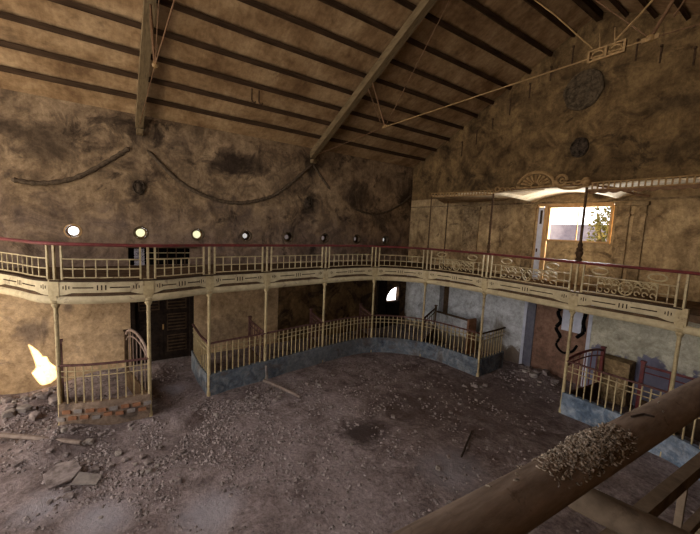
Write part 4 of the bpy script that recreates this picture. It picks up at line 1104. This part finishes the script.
CL = [ # centre x,y, spread, n, size lo, hi, label, group
 (-10.9, -1.75, .65, .45, 34, .05, .17, 'rough rubble chunk in the heap at the far left below the sun patch', 'rubble heap at the left wall'),
 (-8.35, -.35, .55, .6, 36, .035, .10, 'grey rubble chunk strewn in front of the broken left parapet', 'rubble before the broken left parapet'),
 (-8.45, 3.0, .30, .8, 50, .025, .085, 'grey rubble chunk lying along the foot of the long parapet', 'rubble along the long parapet'),
 (-6.9, .9, .7, .8, 40, .03, .085, 'small rubble chunk on the open floor at lower left', 'rubble on the lower left floor'),
 (-5.55, 11.1, .45, .35, 26, .06, .17, 'large pale rubble block heaped by the terracotta doorway', 'rubble blocks by the terracotta doorway'),
 (-5.95, 8.95, .18, .15, 6, .07, .15, 'pale rubble block at the foot of the eighth column', 'rubble blocks at the eighth column'),
 (-6.3, 6.2, 1.4, 1.4, 34, .025, .075, 'small stone scattered on the middle of the floor', 'stones on the middle floor'),
 (-4.4, 3.2, .9, 1.2, 34, .02, .06, 'small stone scattered on the near floor at bottom centre', 'stones on the near floor'),
 (-8.6, 6.7, .35, 1.0, 16, .03, .08, 'pale fragment at the foot of the curved parapet', 'fragments along the curved parapet')]
for cx, cy_, sx, sy, n, lo, hi, lab, grp in CL:
    c = 0
    while c < n:
        x, y = random.gauss(cx, sx), random.gauss(cy_, sy)
        if not inside(x, y): continue
        if grp.startswith('rubble along') and x < -9.0: continue
        rock(x, y, lo + (hi - lo) * random.random() ** 2.2, lab, grp); c += 1
# gravel too small to count
bm = B(); random.seed(33)
def pebble(x, y, s):
    z = fz(x, y); a = random.uniform(0, 6.28); h = s * random.uniform(.5, .9)
    top = bm.verts.new((x + random.gauss(0, s * .2), y + random.gauss(0, s * .2), z + h))
    n = random.choice((4, 5)); ring = [bm.verts.new((x + s * random.uniform(.7, 1.2) * math.cos(a + 6.283 * k / n), y + s * random.uniform(.7, 1.2) * math.sin(a + 6.283 * k / n), z - .004 + h * random.uniform(0, .55))) for k in range(n)]
    for k in range(n): bm.faces.new((ring[k], ring[(k + 1) % n], top))
GC = [(-8.3, -.3, 1.2, .9, 2600), (-8.2, 2.9, .45, .9, 1500), (-6.9, 1.1, .9, 1.2, 2400), (-10.6, -1.7, .9, .6, 1800), (-5.5, 10.9, 1.0, .6, 500), (-8.4, 6.5, .6, 1.2, 400), (-5.5, 5.5, 2.6, 3.0, 3600), (-4.6, 2.5, 1.2, 1.2, 700), (-11.2, 1.2, .5, .4, 200)]
for cx, cy_, sx, sy, n in GC:
    for k in range(n):
        x, y = random.gauss(cx, sx), random.gauss(cy_, sy)
        if mnoise.noise(Vector((x * 1.3, y * 1.3, 9))) < -.12: continue
        if inside(x, y): pebble(x, y, .010 + .042 * random.random() ** 2.2)
tag(obj('gravel', bm, M['grit']), 'fine gravel and plaster crumbs littering the floor', 'gravel', kind='stuff')

# slabs, pole, sticks
def plate(name, pts, th, label, cat, m, tilt=(.0, .0), lift=.05):
    cx = sum(p[0] for p in pts) / len(pts); cy_ = sum(p[1] for p in pts) / len(pts); bm = B()
    f = bm.faces.new([bm.verts.new((p[0] - cx, p[1] - cy_, 0)) for p in pts])
    r_ = bmesh.ops.extrude_face_region(bm, geom=[f]); bmesh.ops.translate(bm, vec=(0, 0, th), verts=[g for g in r_['geom'] if isinstance(g, bmesh.types.BMVert)])
    bmesh.ops.bevel(bm, geom=bm.edges[:], offset=.006, segments=1)
    o = obj(name, bm, m); o.location = (cx, cy_, fz(cx, cy_) + lift); o.rotation_euler = (tilt[0], tilt[1], 0); tag(o, label, cat); return o
plate('plaster_slab', [(-7.35, -1.02), (-6.98, -.92), (-7.02, -.62), (-7.25, -.50), (-7.52, -.60), (-7.58, -.85)], .035, 'flat irregular plaster slab lying at the bottom left', 'slab', M['rock'], (.05, .08))
plate('broken_board', [(-6.85, -.62), (-6.72, -.28), (-6.90, -.20), (-7.08, -.52)], .02, 'tilted broken board beside the plaster slab at bottom left', 'board', M['rock_pale'], (-.10, .18), .07)
def log(name, a, b, r, label, cat, m, seg=8):
    bm = B(); tube(bm, [a, ((a[0] + b[0]) / 2, (a[1] + b[1]) / 2, (a[2] + b[2]) / 2 + r * .2), b], [r, r * .95, r * .8], seg); return tag(obj(name, bm, m, smooth=True), label, cat)
log('fallen_pole', (-9.05, 3.50, .10), (-7.75, 3.98, .07), .045, 'grey fallen pole lying on the floor below the fourth column', 'pole', M['old_wood'])
log('pole_stub', (-9.12, 3.62, .08), (-9.05, 3.55, .52), .04, 'pale broken stub leaning on the parapet under the fourth column', 'stub', M['rock_pale'])
log('charred_stick', (-3.98, 5.68, .05), (-4.45, 6.65, .05), .022, 'dark thin stick on the floor left of the near rail', 'stick', M['dark_stick'])
log('floor_beam', (-9.2, -2.0, .12), (-8.05, -.55, .12), .05, 'long low timber half buried in rubble at the left edge', 'timber', M['old_wood'], 6)
